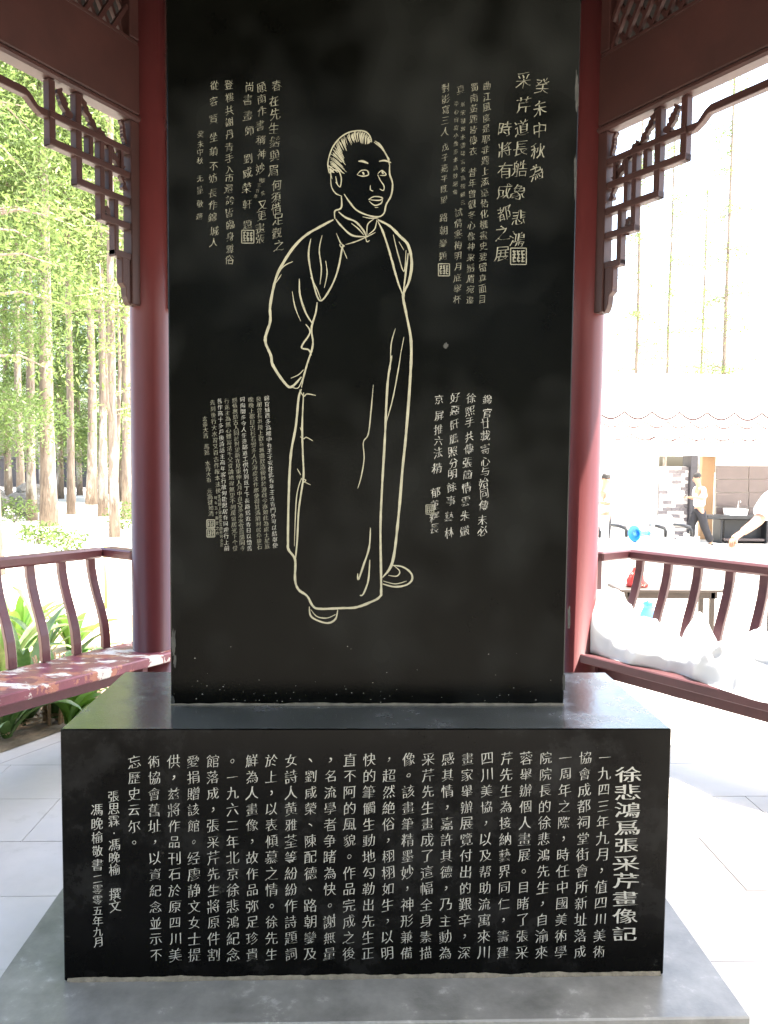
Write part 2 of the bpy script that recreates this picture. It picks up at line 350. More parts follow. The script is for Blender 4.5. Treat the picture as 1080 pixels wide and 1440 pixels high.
for k in range(6):
    mw = side_empty('', k, pav)
    def put(me, name, par=pav, base=mw):
        o = link(name, me, par)
        if par is pav: o.matrix_local = mw
        return o
    b = put(beam_m, 'beam'); put(mould_m, 'beam_moulding', b); put(toprail_m, 'top_rail')
    hl = put(mid_mesh, 'hanging_lattice')
    for me in bar_meshes: put(me, 'lattice_bar', hl)
    for me in carve_meshes: put(me, 'carved_ornament', hl)
    for me in foot_meshes: put(me, 'drop_foot', hl)
    for me in stile_m: put(me, 'end_stile', hl)
    ul = put(lowrail_m, 'upper_lattice')
    for me in ust_m: put(me, 'frame_stile', ul)
    if k in (0, 2):
        for me in diag_meshes: put(me, 'lattice_bar', ul)
    else: put(diag_joined, 'lattice_panel', ul)
# roof
def ring(ap, z): return [(x, y, z) for x, y in hexa(ap)]
prof = [(AP+.42, 3.66), (AP+.10, 4.36), (AP-.7, 4.75), (.05, 6.2)]
V = []; Fc = []
for ap, z in prof: V += ring(ap, z)
for ap, z in prof: V += ring(ap+.03, z+.09)
for i in range(3):
    for k in range(6): a, b = i*6+k, i*6+(k+1) % 6; Fc += [(a, a+6, b+6, b), (a+24, b+24, b+30, a+30)]
for k in range(6): Fc.append((k, (k+1) % 6, (k+1) % 6+24, k+24))
Fc.append((18, 19, 20, 21, 22, 23)); Fc.append((42, 47, 46, 45, 44, 43))
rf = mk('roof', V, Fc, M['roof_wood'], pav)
for k in range(6):
    mw = side_empty('', k, pav)
    o = link('eave_board', mesh_of('eave_board', *boxd((-.22, .425, 3.60), (L+.22, .455, 3.76)), M['wood'], .004), pav); o.matrix_local = mw
lathe('finial', [(.08, 6.25), (.16, 6.35), (.1, 6.5), (.2, 6.65), (.05, 6.95), (.01, 7.1)], M['roof'], pav, 16)

# ------------------------------------------------------------------ benches
def bench(origin, s, seatm, label, railm):
    a = math.radians(55); d = Vector((s*math.cos(a), -math.sin(a), 0)); nrm = Vector((s*math.sin(a), math.cos(a), 0))
    root = empty('bench', (origin[0], origin[1], 0), label=label, cat='bench', group='red benches with curved backrests between the columns')
    # local matrix as flips allowed: bake coordinates
    def W(t, o, z): v = d*t+nrm*o; return (v.x, v.y, z)
    def bx(name, t0, t1, o0, o1, z0, z1, m, bev=.004, par=root):
        V = [W(t, o, z) for z in (z0, z1) for t, o in ((t0, o0), (t1, o0), (t1, o1), (t0, o1))]
        me = mesh_of(name, V, [(0, 3, 2, 1), (4, 5, 6, 7), (0, 1, 5, 4), (1, 2, 6, 5), (2, 3, 7, 6), (3, 0, 4, 7)], m, bev)
        bm = bmesh.new(); bm.from_mesh(me); bmesh.ops.recalc_face_normals(bm, faces=bm.faces[:]); bm.to_mesh(me); bm.free()
        return link(name, me, par)
    T1 = 2.05
    st = bx('seat', -.12, T1, 0, .40, .425, .477, seatm, .006)
    for i in range(2): bx('leg', .03+i*1.75, .09+i*1.75, .10, .30, .002, .423, railm)
    bx('under_rail', .0, T1-.1, .17, .21, .32, .38, railm)
    prof = [(.370, .478), (.372, .54), (.384, .62), (.412, .70), (.448, .78), (.478, .86), (.496, .93), (.502, .992)]
    for i in range(11):
        t = .115+i*.190; V = []; Fc = []
        for o, z in prof:
            V += [W(t-.024, o, z), W(t+.024, o, z), W(t+.024, o+.032, z+.004), W(t-.024, o+.032, z+.004)]
        for j in range(len(prof)-1):
            for k in range(4): Fc.append((j*4+k, j*4+(k+1) % 4, j*4+4+(k+1) % 4, j*4+4+k))
        Fc += [(0, 3, 2, 1), tuple(len(V)-4+k for k in range(4))]
        me = mesh_of('back_slat', V, Fc, railm); bm = bmesh.new(); bm.from_mesh(me); bmesh.ops.recalc_face_normals(bm, faces=bm.faces[:]); bevel_bm(bm, .003); bm.to_mesh(me); bm.free()
        link('back_slat', me, root)
    bx('back_rail', .055, T1, .475, .545, .985, 1.045, railm, .012)
    # short return from the rail to the column, and its post
    V = [W(t, o, z) for z in (.99, 1.04) for t, o in ((.06, .48), (.082, .53), (.0, .36), (-.04, .30))]
    bx('rail_return', -.06, .052, .24, .535, .988, 1.042, railm, .008)
    bx('post', -.035, .0, .24, .30, .478, .986, railm, .003)
    return root
bench((-1.118, 2.003), -1, M['seat_old_lit'], 'left bench with white peeling paint on its seat and curved slats', M['rail'])
bench((1.171, 2.092), 1, M['seat'], 'right bench with white plastic sheeting heaped on its seat', M['rail_shaded'])

# ------------------------------------------------------------------ stone base, pedestal, stele
XO = -.0142; ZB, ZT = .1647, .8505
base = empty('stone_base', (-.025, -.03, 0), label='low grey polished granite base slab under the black pedestal', cat='base')
box('base_block', (-.978, -.43, 0.002), (.978, .43, ZB), M['plinth'], base, .004)
ped = empty('pedestal', (XO, 0, ZB), label='wide black granite pedestal carved with long columns of Chinese text', cat='pedestal')
pk_ = box('pedestal_block', (-.809, -.2948, 0), (.809, .262, ZT-ZB), M['granite_ped'], ped, .003)
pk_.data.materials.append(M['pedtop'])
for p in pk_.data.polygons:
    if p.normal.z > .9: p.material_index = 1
ste = empty('stele', (XO, 0, ZT), label='tall black stone stele engraved with a robed man and columns of verse', cat='stele')
SY = -.094
box('stele_slab', (-.5711, SY, 0.004), (.5711, .12, 2.35), M['granite'], ste, .004)
def mortar(name, x0, x1, y, h, par, seed):
    V = []; n = 160
    for i in range(n+1):
        x = x0+(x1-x0)*i/n; k = .5+.5*noise.noise(Vector((x*9, seed, 0)))+.35*noise.noise(Vector((x*45, seed, 0)))
        d = .003+.006*max(0, k); hh = h*(.35+.75*max(0, k))
        V += [(x, y, .0), (x, y-d, .0005), (x, y-d*.5, hh*.6), (x, y+.001-.0015, hh)]
    Fc = [(i*4+k, (i+1)*4+k, (i+1)*4+k+1, i*4+k+1) for i in range(n) for k in (1, 2)]
    return mk(name, V, Fc, M['mortar'], par)
mortar('mortar_joint', -.571, .571, SY+.0005, .008, ste, 3.3)
mortar('mortar_joint', -.80, .80, -.2948+.0005, .013, ped, 8.1)

# ---- carved characters
_g = {}
def glyph(ch, off=0.):
    key = (ch, off)
    if key in _g: return _g[key]
    c = bpy.data.curves.new('g', 'FONT'); c.body = ch; c.size = 1; c.resolution_u = 3; c.offset = off; c.fill_mode = 'FRONT'
    o = bpy.data.objects.new('g', c); me = bpy.data.meshes.new_from_object(o)
    V = [tuple(v.co[:2]) for v in me.vertices]; Fc = [tuple(p.vertices) for p in me.polygons]
    bpy.data.objects.remove(o); bpy.data.curves.remove(c); bpy.data.meshes.remove(me)
    if V:
        a = np.array(V); mn, mx = a.min(0), a.max(0); cen = (mn+mx)/2
        a = a-cen; nrm = np.zeros_like(a); cnt = {}
        for f in Fc:
            for i in range(len(f)):
                e = (f[i], f[(i+1) % len(f)]); k = (min(e), max(e)); cnt.setdefault(k, []).append(e)
        adj = {}
        for k, es in cnt.items():
            if len(es) == 1: i, j = es[0]; adj.setdefault(j, [None, None])[0] = i; adj.setdefault(i, [None, None])[1] = j
        sgn = 1.
        f0 = Fc[0]; p_, q_, r__ = a[f0[0]], a[f0[1]], a[f0[2]]
        if np.cross(q_-p_, r__-p_) < 0: sgn = -1.
        rg = np.random.default_rng(ord(ch)); out = a.copy()
        for v_, (pi, ni) in adj.items():
            if pi is None or ni is None: continue
            d1 = a[v_]-a[pi]; d2 = a[ni]-a[v_]; l1, l2 = np.linalg.norm(d1), np.linalg.norm(d2)
            if l1 < 1e-6 or l2 < 1e-6: continue
            d1 /= l1; d2 /= l2; n1 = np.array([d1[1], -d1[0]])*sgn; n2 = np.array([d2[1], -d2[0]])*sgn; nn = n1+n2
            out[v_] += np.array([.004*nn[0], -.0095*nn[1]]) if ch not in '，。、·' else 0
            turn = np.cross(d1, d2)*sgn
            if turn > .75 and min(l1, l2) < .13:      # a stroke end: brush-like, pointed or flared
                dirv = (d1 if l2 < l1 else -d2)       # along the stroke, outwards
                left = dirv[0] < -.3 or dirv[1] > .3  # the stroke starts at the left or the top
                out[v_] += dirv*rg.uniform(-.012, .028)+nn*(rg.uniform(0, .012) if left else rg.uniform(-.022, .002))
        V = [tuple(p) for p in out]
    _g[key] = (V, Fc); return _g[key]
_n = {}
def put_chars(name, chars, plane_y, par, m, off=-.012, warp=.02, shear=.08, seed=0, thick=.0007):
    """each carved character a part of its own; past 300 of them, and for the tiniest ones, one joined part"""
    small = name.startswith('small'); chars = [c for c in chars if c[0] not in ' 　']
    if small or _n.get(par.name, 0)+len(chars) > 298: o = _chars(name, chars, plane_y, par, m, off, warp, shear, seed, thick); tag(o, kind='stuff'); return
    _n[par.name] = _n.get(par.name, 0)+len(chars)
    for i, c in enumerate(chars): _chars('carved_character', [c], plane_y, par, m, off, warp, shear, seed*100+i, thick)
def _chars(name, chars, plane_y, par, m, off=-.012, warp=.02, shear=.08, seed=0, thick=.0007):
    """chars: list of (character, px, py, size px wide, size px high); laid on the stone face y = plane_y"""
    V = []; Fc = []; rr = random.Random(seed)
    for ch, px, py, sw, sh in chars:
        if ch in ' 　': continue
        gv, gf = glyph(ch, off)
        if not gv: continue
        c = onY(px, py, plane_y); ex = onY(px+1, py, plane_y)-c; ez = onY(px, py-1, plane_y)-c
        wx, wz = ex[0], ez[2]; n = len(V); so_ = Vector((rr.random()*50, rr.random()*50, 0)); rot = rr.uniform(-.05, .05)*(warp/.02)
        sc = rr.uniform(.94, 1.06); shr = shear*rr.uniform(.6, 1.4)
        for x, y in gv:
            q = Vector((x*3.1, y*3.1, 0))+so_
            x2 = x+warp*noise.noise(q)*1.6+warp*.7*noise.noise(q*3.3); y2 = y+shr*x+warp*1.6*noise.noise(q+Vector((9, 4, 2)))+warp*.7*noise.noise(q*3.3+Vector((1, 7, 3)))
            x3 = x2*math.cos(rot)-y2*math.sin(rot); y3 = x2*math.sin(rot)+y2*math.cos(rot)
            V.append((c[0]+x3*sw*sc*wx-par.location[0], plane_y-thick-par.location[1], c[2]+y3*sh*sc*wz-par.location[2]))
        for f in gf: Fc.append(tuple(i+n for i in f))
    return mk(name, V, Fc, m, par)
def column_chars(text, x0, y0, x1, y1, sw, sh=None):
    n = len(text); sh = sh or sw
    return [(ch, x0+(x1-x0)*i/max(1, n-1), y0+(y1-y0)*i/max(1, n-1), sw, sh) for i, ch in enumerate(text)]
PY = -.2948
put_chars('title_line', column_chars('徐悲鴻爲張采芹畫像記', 883.5, 1089, 878.5, 1313, 37, 22.5), PY, ped, M['letter'], off=.004, warp=.02, shear=0, seed=1)
main = ['一九四三年九月，值四川美術', '協會成都祠堂街會所新址落成', '一周年之際，時任中國美術學', '院院長的徐悲鴻先生，自渝來', '蓉舉辦個人畫展。目睹了張采', '芹先生為接納藝界同仁，籌建', '四川美協，以及帮助流寓來川', '畫家舉辦展覽付出的艱辛，深', '感其情，嘉許其德，乃主動為', '采芹先生畫成了這幅全身素描', '像。該畫筆精墨妙，神形兼備', '，超然絶俗，栩栩如生，以明', '快的筆觸生動地勾勒出先生正', '直不阿的風貌。作品完成之後', '，名流學者争睹為快。謝無量', '、劉咸榮、陳配德、路朝鑾及', '女詩人黄雅荃等紛紛作詩題詞', '於上，以表傾慕之情。徐先生', '鮮為人畫像，故作品弥足珍貴', '。一九六二年北京徐悲鴻紀念', '館落成，張采芹先生將原件割', '愛捐贈該館。经廖静文女士提', '供，兹將作品刊石於原四川美', '術協會舊址，以資紀念並示不', '忘歷史云尔。']
for i, tx in enumerate(main):
    x0 = 850.5-i*27.56; x1 = 842.5-i*27.08
    y0 = 1065+i*.26; y1 = 1338+i*.22
    if len(tx) < 13: x1 = x0-.3; y1 = y0+(y1-y0)*(len(tx)-1)/12
    put_chars('text_line', column_chars(tx, x0, y0, x1, y1, 18.6, 19.4), PY, ped, M['letter'], off=-.008, warp=.024, shear=.13, seed=10+i)
put_chars('signature_line', column_chars('張思霖·馮晚榆　撰文', 160, 1120, 162, 1274, 17, 18), PY, ped, M['letter'], off=-.002, warp=.022, shear=.13, seed=50)
put_chars('signature_line', column_chars('馮晚榆敬書', 136.5, 1139, 137.5, 1216, 17, 18)+column_chars('二零零五年九月', 137.5, 1236, 138, 1325, 15, 15), PY, ped, M['letter'], off=-.002, warp=.022, shear=.13, seed=51)

def zc(items, sc, ox, oy, size, hs=1.12): return [(ch, ox+x/sc, oy+y/sc, size, size*hs) for ch, x, y in items]
HW = dict(off=-.0085, warp=.055, shear=.19)
A = [('癸', 690, 125), ('未', 677, 250), ('中', 675, 370), ('秋', 665, 490), ('為', 657, 610)]
B = [('采', 585, 90), ('芹', 585, 235), ('道', 575, 360), ('長', 570, 475), ('艁', 565, 590), ('象', 560, 720), ('悲', 560, 865), ('鴻', 550, 985)]
C_ = [('時', 480, 365), ('將', 480, 480), ('有', 480, 600), ('成', 478, 715), ('都', 475, 840), ('之', 465, 950), ('展', 462, 1070)]
for i, q in enumerate((A, B, C_)): put_chars('verse_line', zc(q, 4, 590, 90, 21.5), SY, ste, M['letter_old'], seed=60+i, **HW)
def vline(text, x0, y0, x1, y1, s_, seed, m='letter_old', hs=1.12):
    s_ *= .93; put_chars('verse_line', column_chars(text, x0, y0, x1, y1, s_, s_*hs), SY, ste, M[m], seed=seed, **HW)
vline('曲江風度是耶非題上添毫悟化機畫史要留真面目', 685, 121, 678, 421, 12.5, 70)
vline('蜀南黃題皆傳衣　昔年曾觀冬心像神采鬚眉宛逼', 667, 123, 661, 422, 12.5, 71)
vline('真', 648, 126, 648, 126, 13, 72); vline('景宋祖郭水譚琴言宋高殘顧云', 651, 147, 651, 285, 7.5, 73); vline('李心自寫小像墨本詩妙絕倫', 642, 146, 640, 270, 7.5, 74)
vline('試倩寒梅明月底舉杯', 645, 299, 643, 421, 12.5, 75)
vline('對影寫三人', 627, 124, 626, 185, 13, 76); vline('戊子嘉平既望', 626, 207, 624, 281, 11, 77); vline('路朝鑾題', 624, 306, 623, 360, 13, 78)
L1 = [('春', 790, 150), ('在', 770, 260), ('先', 780, 350), ('生', 770, 450), ('鬚', 775, 545), ('與', 775, 640), ('眉', 765, 745), ('何', 790, 845), ('須', 785, 930), ('借', 785, 1010), ('足', 800, 1085), ('觀', 790, 1180), ('之', 805, 1265)]
L2_ = [('頤', 685, 165), ('南', 685, 245), ('作', 685, 330), ('書', 675, 430), ('稱', 680, 530), ('神', 685, 630), ('妙', 675, 730), ('又', 690, 985), ('更', 685, 1060), ('畫', 675, 1145), ('張', 675, 1220)]
L3 = [('尚', 600, 160), ('書', 590, 250), ('畫', 590, 360), ('師', 600, 465), ('劉', 590, 660), ('咸', 585, 760), ('榮', 580, 865), ('軒', 585, 980), ('題', 585, 1120)]
L4 = [('登', 455, 145), ('樓', 460, 235), ('共', 460, 325), ('謝', 460, 405), ('丹', 462, 490), ('青', 460, 580), ('手', 460, 655), ('入', 460, 735), ('市', 460, 795), ('還', 455, 870), ('誇', 465, 950), ('皆', 460, 1040), ('臨', 465, 1120), ('身', 465, 1205), ('雅', 465, 1290), ('俗', 460, 1365)]
L5 = [('從', 355, 150), ('容', 350, 260), ('賢', 350, 385), ('坐', 350, 510), ('鎮', 350, 610), ('不', 350, 715), ('妨', 345, 795), ('長', 345, 900), ('作', 345, 985), ('錦', 340, 1070), ('城', 355, 1165), ('人', 350, 1245)]
L6 = [('癸', 260, 490), ('未', 258, 560), ('中', 255, 615), ('秋', 255, 675), ('无', 255, 800), ('量', 255, 880), ('敬', 255, 975), ('題', 250, 1065)]
for i, (q, s_) in enumerate(((L1, 15), (L2_, 13.5), (L3, 13.8), (L4, 12.4), (L5, 12.6), (L6, 9.6))): put_chars('verse_line', zc(q, 4.96, 230, 90, s_), SY, ste, M['letter_old'], seed=80+i, **HW)
vline('後三百年', 367, 253, 360, 276, 6, 90); vline('談笑', 370, 254, 370, 272, 7, 91)
R1 = [('錦', 570, 130), ('官', 570, 245), ('廿', 555, 335), ('載', 555, 435), ('寄', 555, 550), ('心', 555, 655), ('与', 550, 740), ('始', 540, 835), ('同', 545, 925), ('傳', 540, 1025), ('未', 530, 1145), ('必', 530, 1240)]
R2 = [('徐', 435, 120), ('熙', 425, 230), ('手', 425, 320), ('共', 420, 445), ('傳', 415, 550), ('張', 405, 665), ('簡', 405, 765), ('情', 395, 875), ('雲', 390, 990), ('朱', 385, 1110), ('嚴', 380, 1240)]
R3 = [('好', 300, 115), ('惡', 300, 225), ('肝', 295, 340), ('膽', 290, 460), ('照', 280, 570), ('分', 285, 670), ('明', 278, 760), ('餘', 270, 870), ('事', 265, 985), ('藝', 250, 1120), ('林', 250, 1255)]
R4 = [('京', 165, 130), ('屏', 165, 270), ('推', 160, 385), ('六', 160, 480), ('法', 155, 580), ('精', 150, 710), ('郁', 135, 915), ('菫', 130, 1020), ('釋', 125, 1125), ('長', 125, 1220)]
for i, q in enumerate((R1, R2, R3, R4)): put_chars('verse_line', zc(q, 6, 590, 540, 14, 1.1), SY, ste, M['letter'], seed=95+i, **HW)
tiny = [('錦官城西多高樓中有王子安住此有年王去青門外可以結鄰使', 375, 560, 387, 767), ('良朋曾長共接上歡喜無盡歎造後妙於游戲今亦如此為處士星底', 364, 561, 376, 768), ('晚晚上都日古杉石實多人乃海虞沈作郎使得其滿前利居停狼石', 353, 562, 365, 769), ('同陶閒多今人生遠鄰道工供竹到既丁下長路居近青日以憶舊', 341, 562, 351, 771), ('絕倦無妨古人同於對望新在見東伸人月中自古多池水宜自閒同今', 330, 563, 341, 771), ('行走主為無心難富法千父從論地得無望不到萬留居光下个佳', 319, 564, 331, 771), ('舊作高十多戶後詩話主高年客行故何能思居有同迎行上前', 309, 564, 319, 771), ('先到後行大水習又百古作報本法後', 299, 566, 307, 690), ('玄黃大吉 馬延 水青大有 元高徒如清', 288, 589, 297, 722)]
for i, (tx, x0, y0, x1, y1) in enumerate(tiny): put_chars('small_verse_line', column_chars(tx, x0, y0, x1, y1, 7.6, 7.9), SY, ste, M['letter_old'] if i % 3 else M['letter'], seed=110+i, off=-.004, warp=.04, shear=.12)
put_chars('small_verse_line', column_chars('李得題上是書此言自作可多正', 308.5, 698, 312, 766, 4.8, 5.4), SY, ste, M['letter_old'], seed=130, off=0, warp=.04)
put_chars('small_verse_line', column_chars('時年五十壽書之作', 303.5, 700, 306, 750, 4.8, 5.4), SY, ste, M['letter_old'], seed=131, off=0, warp=.04)

def frame_to(par): return lambda px, py, e=.0008: (lambda c: (c[0]-par.location[0], SY-e, c[2]-par.location[2]))(onY(px, py, SY))
def ribbon(pts, w_, e=.0008, closed=False, wn=.25, taper=True, K=6):
    """stroke of varying width on the stele face, points in photo pixels"""
    P_ = [Vector((x, y, 0)) for x, y in pts]; out = []
    for i in range(len(P_)-1):
        p0 = P_[max(i-1, 0)]; p1 = P_[i]; p2 = P_[i+1]; p3 = P_[min(i+2, len(P_)-1)]
        for k in range(K):
            t = k/K; out.append(.5*((2*p1)+(-p0+p2)*t+(2*p0-5*p1+4*p2-p3)*t*t+(-p0+3*p1-3*p2+p3)*t**3))
    out.append(P_[-1]); V = []; Fc = []; n = len(out); to = frame_to(ste)
    for i, p in enumerate(out):
        d = (out[min(i+1, n-1)]-out[max(i-1, 0)]); l = d.length or 1; nx, ny = -d.y/l, d.x/l
        ww = w_*.5*(1+wn*noise.noise(Vector((p.x*.11, p.y*.11, w_)))+.25*noise.noise(Vector((p.x*.7, p.y*.7, 3))))
        if taper: ww *= min(1, .45+.3*min(i, n-1-i)/K*2)
        V += [to(p.x+nx*ww, p.y+ny*ww, e), to(p.x-nx*ww, p.y-ny*ww, e)]
    for i in range(n-1): Fc.append((2*i, 2*i+1, 2*i+3, 2*i+2))
    return V, Fc
def seal(x0, y0, x1, y1, seed):
    rr = random.Random(seed); ps = []; e = .0008
    for a, b in (((x0, y0), (x1, y0)), ((x1, y0), (x1, y1)), ((x1, y1), (x0, y1)), ((x0, y1), (x0, y0))): ps.append(ribbon([a, b], 1.3, e, taper=False))
    nx = 3; w_, h = (x1-x0), (y1-y0)
    for i in range(3):
        xx = x0+w_*(.2+.28*i); yy = y0+h*.15
        pts = [(xx+rr.uniform(-1, 1)*w_*.06, y0+h*(.14+.72*j/4)) for j in range(5)]; ps.append(ribbon(pts, w_*.09, e*1.25, taper=False))
        for j in range(4):
            y_ = y0+h*(.2+.2*j)+rr.uniform(-.5, .5); ps.append(ribbon([(xx-w_*.08, y_), (xx+w_*.13, y_+rr.uniform(-.8, .8))], h*.075, e*1.5, taper=False))
    return mk('seal', *merge(ps), M['letter_old'], ste)
seal(718, 349, 740, 372, 1); seal(616.5, 371, 632, 388, 2); seal(340, 324, 357, 342, 3); seal(291, 731, 302, 742, 4); seal(291, 744, 302, 755, 5); seal(599, 710, 610, 723, 6)
# ---- generic line figure of a standing man in a long gown
W1, W2, W3 = 3.6, 2.4, 1.6
fig = {
 'engraved_gown': [
  ([(469, 309), (452, 318), (430, 331), (412, 349), (396, 374), (387, 395), (380, 430), (380, 452), (373, 478), (381, 500), (384, 514), (400, 538), (410, 544), (424, 530)], W1),
  ([(531, 309), (548, 318), (562, 332), (574, 345), (579, 370), (575, 396), (567, 415), (571, 440), (578, 480), (577, 530), (571, 610), (566, 660), (560, 730), (552, 790), (538, 812)], W1),
  ([(566, 415), (556, 385), (547, 352), (538, 325), (531, 311)], W2), ([(553, 330), (559, 355), (568, 382), (571, 352)], W3), ([(567, 412), (571, 380), (574, 356)], W2), ([(552, 366), (559, 395), (566, 413)], W2), ([(561, 340), (568, 352)], W3),
  ([(437, 336), (434, 360), (440, 395), (450, 423), (465, 405), (475, 380), (481, 350), (481, 346)], W2), ([(453, 331), (449, 352), (452, 378), (450, 400)], W3), ([(458, 367), (460, 385), (456, 405)], W3), ([(452, 423), (445, 405), (437, 390)], W3),
  ([(446, 425), (444, 440), (438, 462), (440, 485), (432, 512), (427, 530), (424, 545)], W2), ([(421, 392), (422, 415), (430, 440), (440, 456)], W2), ([(411, 410), (415, 432), (423, 452)], W3), ([(430, 456), (436, 468), (424, 488), (434, 492), (438, 500)], W2), ([(388, 388), (400, 374), (412, 368)], W3), ([(388, 398), (396, 386)], W3),
  ([(424, 547), (420, 560), (416, 600), (409, 640), (406, 700), (405, 760), (406, 773), (415, 787), (415, 815), (420, 829), (432, 838), (440, 852), (450, 856), (480, 855), (500, 854), (520, 847), (534, 839), (536, 825), (535, 745), (537, 690), (541, 620), (545, 540), (551, 500)], W1*.85),
  ([(427, 552), (425, 600), (426, 640), (427, 668), (424, 690), (420, 720), (418, 760), (415, 790)], W2), ([(424, 672), (417, 700), (414, 768)], W3), ([(542, 598), (552, 562), (560, 520), (564, 495)], W3),
  ([(525, 541), (522, 575), (518, 610), (511, 622), (512, 645), (508, 670), (503, 687)], W3), ([(521, 742), (519, 770), (511, 795), (504, 815), (503, 806)], W2), ([(520, 787), (518, 815), (511, 835), (506, 837)], W2), ([(556, 462), (550, 485), (549, 520)], W3), ([(568, 474), (563, 500)], W3),
  ([(411, 545), (420, 545), (427, 528)], W3), ([(409, 532), (420, 527), (427, 520)], W3)],
 'engraved_buttons': [
  ([(421, 548), (427, 557), (432, 554), (444, 556)], W3), ([(422, 601), (426, 611)], W3), ([(422, 614), (427, 617), (431, 615), (440, 620)], W3), ([(418, 659), (423, 668)], W3), ([(424, 673), (427, 678), (430, 675), (424, 673)], W3), ([(429, 678), (437, 682)], W3),
  ([(473, 328), (478, 340), (481, 344), (484, 346), (480, 348), (478, 344), (481, 342)], W3), ([(486, 344), (500, 340), (514, 334), (528, 327)], W3), ([(482, 349), (488, 364)], W3), ([(514, 334), (516, 340), (520, 338)], W3)],
 'engraved_collar': [
  ([(471, 308), (471, 297), (480, 292), (480, 276)], W2), ([(472, 308), (480, 318), (495, 331), (514, 333)], W2), ([(476, 298), (486, 306), (500, 312), (511, 324), (515, 333)], W2), ([(494, 314), (504, 322), (512, 331)], W3), ([(516, 332), (517, 316), (526, 308)], W3), ([(518, 330), (527, 322), (530, 309)], W3), ([(510, 305), (520, 307), (532, 307)], W3)],
 'engraved_shoes': [
  ([(435, 853), (437, 866), (448, 873), (462, 876), (472, 870), (475, 857)], W2), ([(437, 857), (446, 867), (460, 869), (472, 864)], W3), ([(551, 795), (566, 797), (578, 806), (579, 816), (570, 823), (554, 825), (538, 821)], W2), ([(552, 794), (562, 803), (558, 810), (546, 809)], W3), ([(539, 817), (556, 821), (572, 817)], W3)],
 'engraved_face': [
  ([(548, 232), (548, 245), (552, 258), (550, 275), (543, 288), (540, 300), (532, 305), (518, 303), (502, 296), (492, 285), (484, 273)], W2*.9),
  ([(467, 252), (465, 243), (470, 239), (477, 242), (480, 252), (478, 263), (472, 256)], W3), ([(465, 245), (466, 262), (472, 272), (481, 276)], W3), ([(472, 248), (474, 258), (476, 262)], 1.5),
  ([(504, 227), (510, 227), (518, 230)], 3), ([(533, 227), (541, 226), (550, 229)], 2.4),
  ([(502, 246), (508, 240), (516, 240), (518, 246), (510, 248), (502, 246)], 1.5), ([(510, 242), (512, 246)], 4), ([(531, 245), (537, 240), (543, 246), (534, 247)], 1.5), ([(537, 241), (539, 245)], 3.4),
  ([(531, 246), (535, 254), (540, 262), (539, 268), (534, 266)], W3), ([(521, 261), (521, 267), (525, 269)], W3),
  ([(518, 281), (525, 277), (533, 277), (538, 279), (533, 282), (518, 281)], 1.7), ([(519, 283), (527, 289), (536, 286), (538, 280)], 1.7), ([(527, 292), (532, 292)], 1.5)]}
for nm, strokes in fig.items():
    for i, (p, w_) in enumerate(strokes): mk('engraved_line', *ribbon(p, w_, .0008+.00006*i), M['line'], ste)
hair = []; rr = random.Random(4)
oc = [(463, 244), (461, 232), (463, 220), (468, 207), (477, 195), (489, 187), (502, 184), (513, 185), (520, 191), (523, 200)]
ic = [(470, 243), (486, 244), (485, 232), (483, 222), (487, 211), (495, 202), (503, 199), (510, 202), (517, 203), (523, 201)]
def along(c, u): u = min(max(u, 0), .9999)*(len(c)-1); i = int(u); t = u-i; return (c[i][0]+(c[i+1][0]-c[i][0])*t, c[i][1]+(c[i+1][1]-c[i][1])*t)
for i in range(64):
    u = i/63; a = along(oc, u); b = along(ic, min(u*1.12, 1.)-.12+.06*rr.random()); k0 = rr.uniform(0, .25); k1 = rr.uniform(.75, 1.08)
    p = (a[0]+(b[0]-a[0])*k0, a[1]+(b[1]-a[1])*k0); q = (a[0]+(b[0]-a[0])*k1, a[1]+(b[1]-a[1])*k1)
    hair.append(ribbon([p, ((p[0]+q[0])/2-1.2, (p[1]+q[1])/2-1.8), q], rr.uniform(.9, 1.6), .0008+.00003*i))
for i in range(9): hair.append(ribbon([(527+i*1.9, 199+i*2.2), (534+i*1.6, 203+i*2.6), (540+i*.9, 211+i*2.0)], 1.3, .0032+.00005*i))
hair.append(ribbon(oc, 1.8, .0009)); hair.append(ribbon([(526, 200), (538, 210), (545, 222), (548, 233)], 2, .0009))
tag(mk('engraved_hair', *merge(hair), M['line'], ste), kind='stuff')

# small paint flecks and chips at the foot of the stele
fv = []; 
for i in range(75):
    px = 245+random.random()*545; py = 988-abs(random.gauss(0, 16)) if random.random() < .8 else 988-random.random()*80
    if not (242 < px < 792): continue
    c = frame_to(ste)(px, py, .0007); s_ = random.uniform(.0004, .0015); fv.append(([(c[0]-s_*random.uniform(.5, 3), c[1], c[2]), (c[0], c[1], c[2]-s_), (c[0]+s_, c[1], c[2]+s_*.2), (c[0], c[1], c[2]+s_)], [(0, 1, 2, 3)]))
fl = mk('paint_fleck', *merge(fv), M['letter'], ste); tag(fl, kind='stuff')

M['stain'] = mat('lime stain', (.030, .030, .026), .8, .7, 40)
for i, (px, py, sx, sy) in enumerate([(244, 905, 3.2, 17), (243, 985, 2.5, 7), (246, 930, 2, 9), (811, 130, 2.6, 26), (809, 250, 1.8, 30), (627, 486, 3.5, 4), (800, 870, 2, 16), (793, 960, 2, 12)]):
    n = 30; V = [frame_to(ste)(px, py, .0006)]
    for k in range(n):
        a = 2*math.pi*k/n; q = 1+.55*noise.noise(Vector((math.cos(a)*2, math.sin(a)*2, i*5)))+.35*noise.noise(Vector((math.cos(a)*6, math.sin(a)*6, i*5))); V.append(frame_to(ste)(px+math.cos(a)*sx*q, py+math.sin(a)*sy*q, .0006))
    mk('lime_stain', V, [(0, 1+k, 1+(k+1) % n) for k in range(n)], M['stain'], ste)

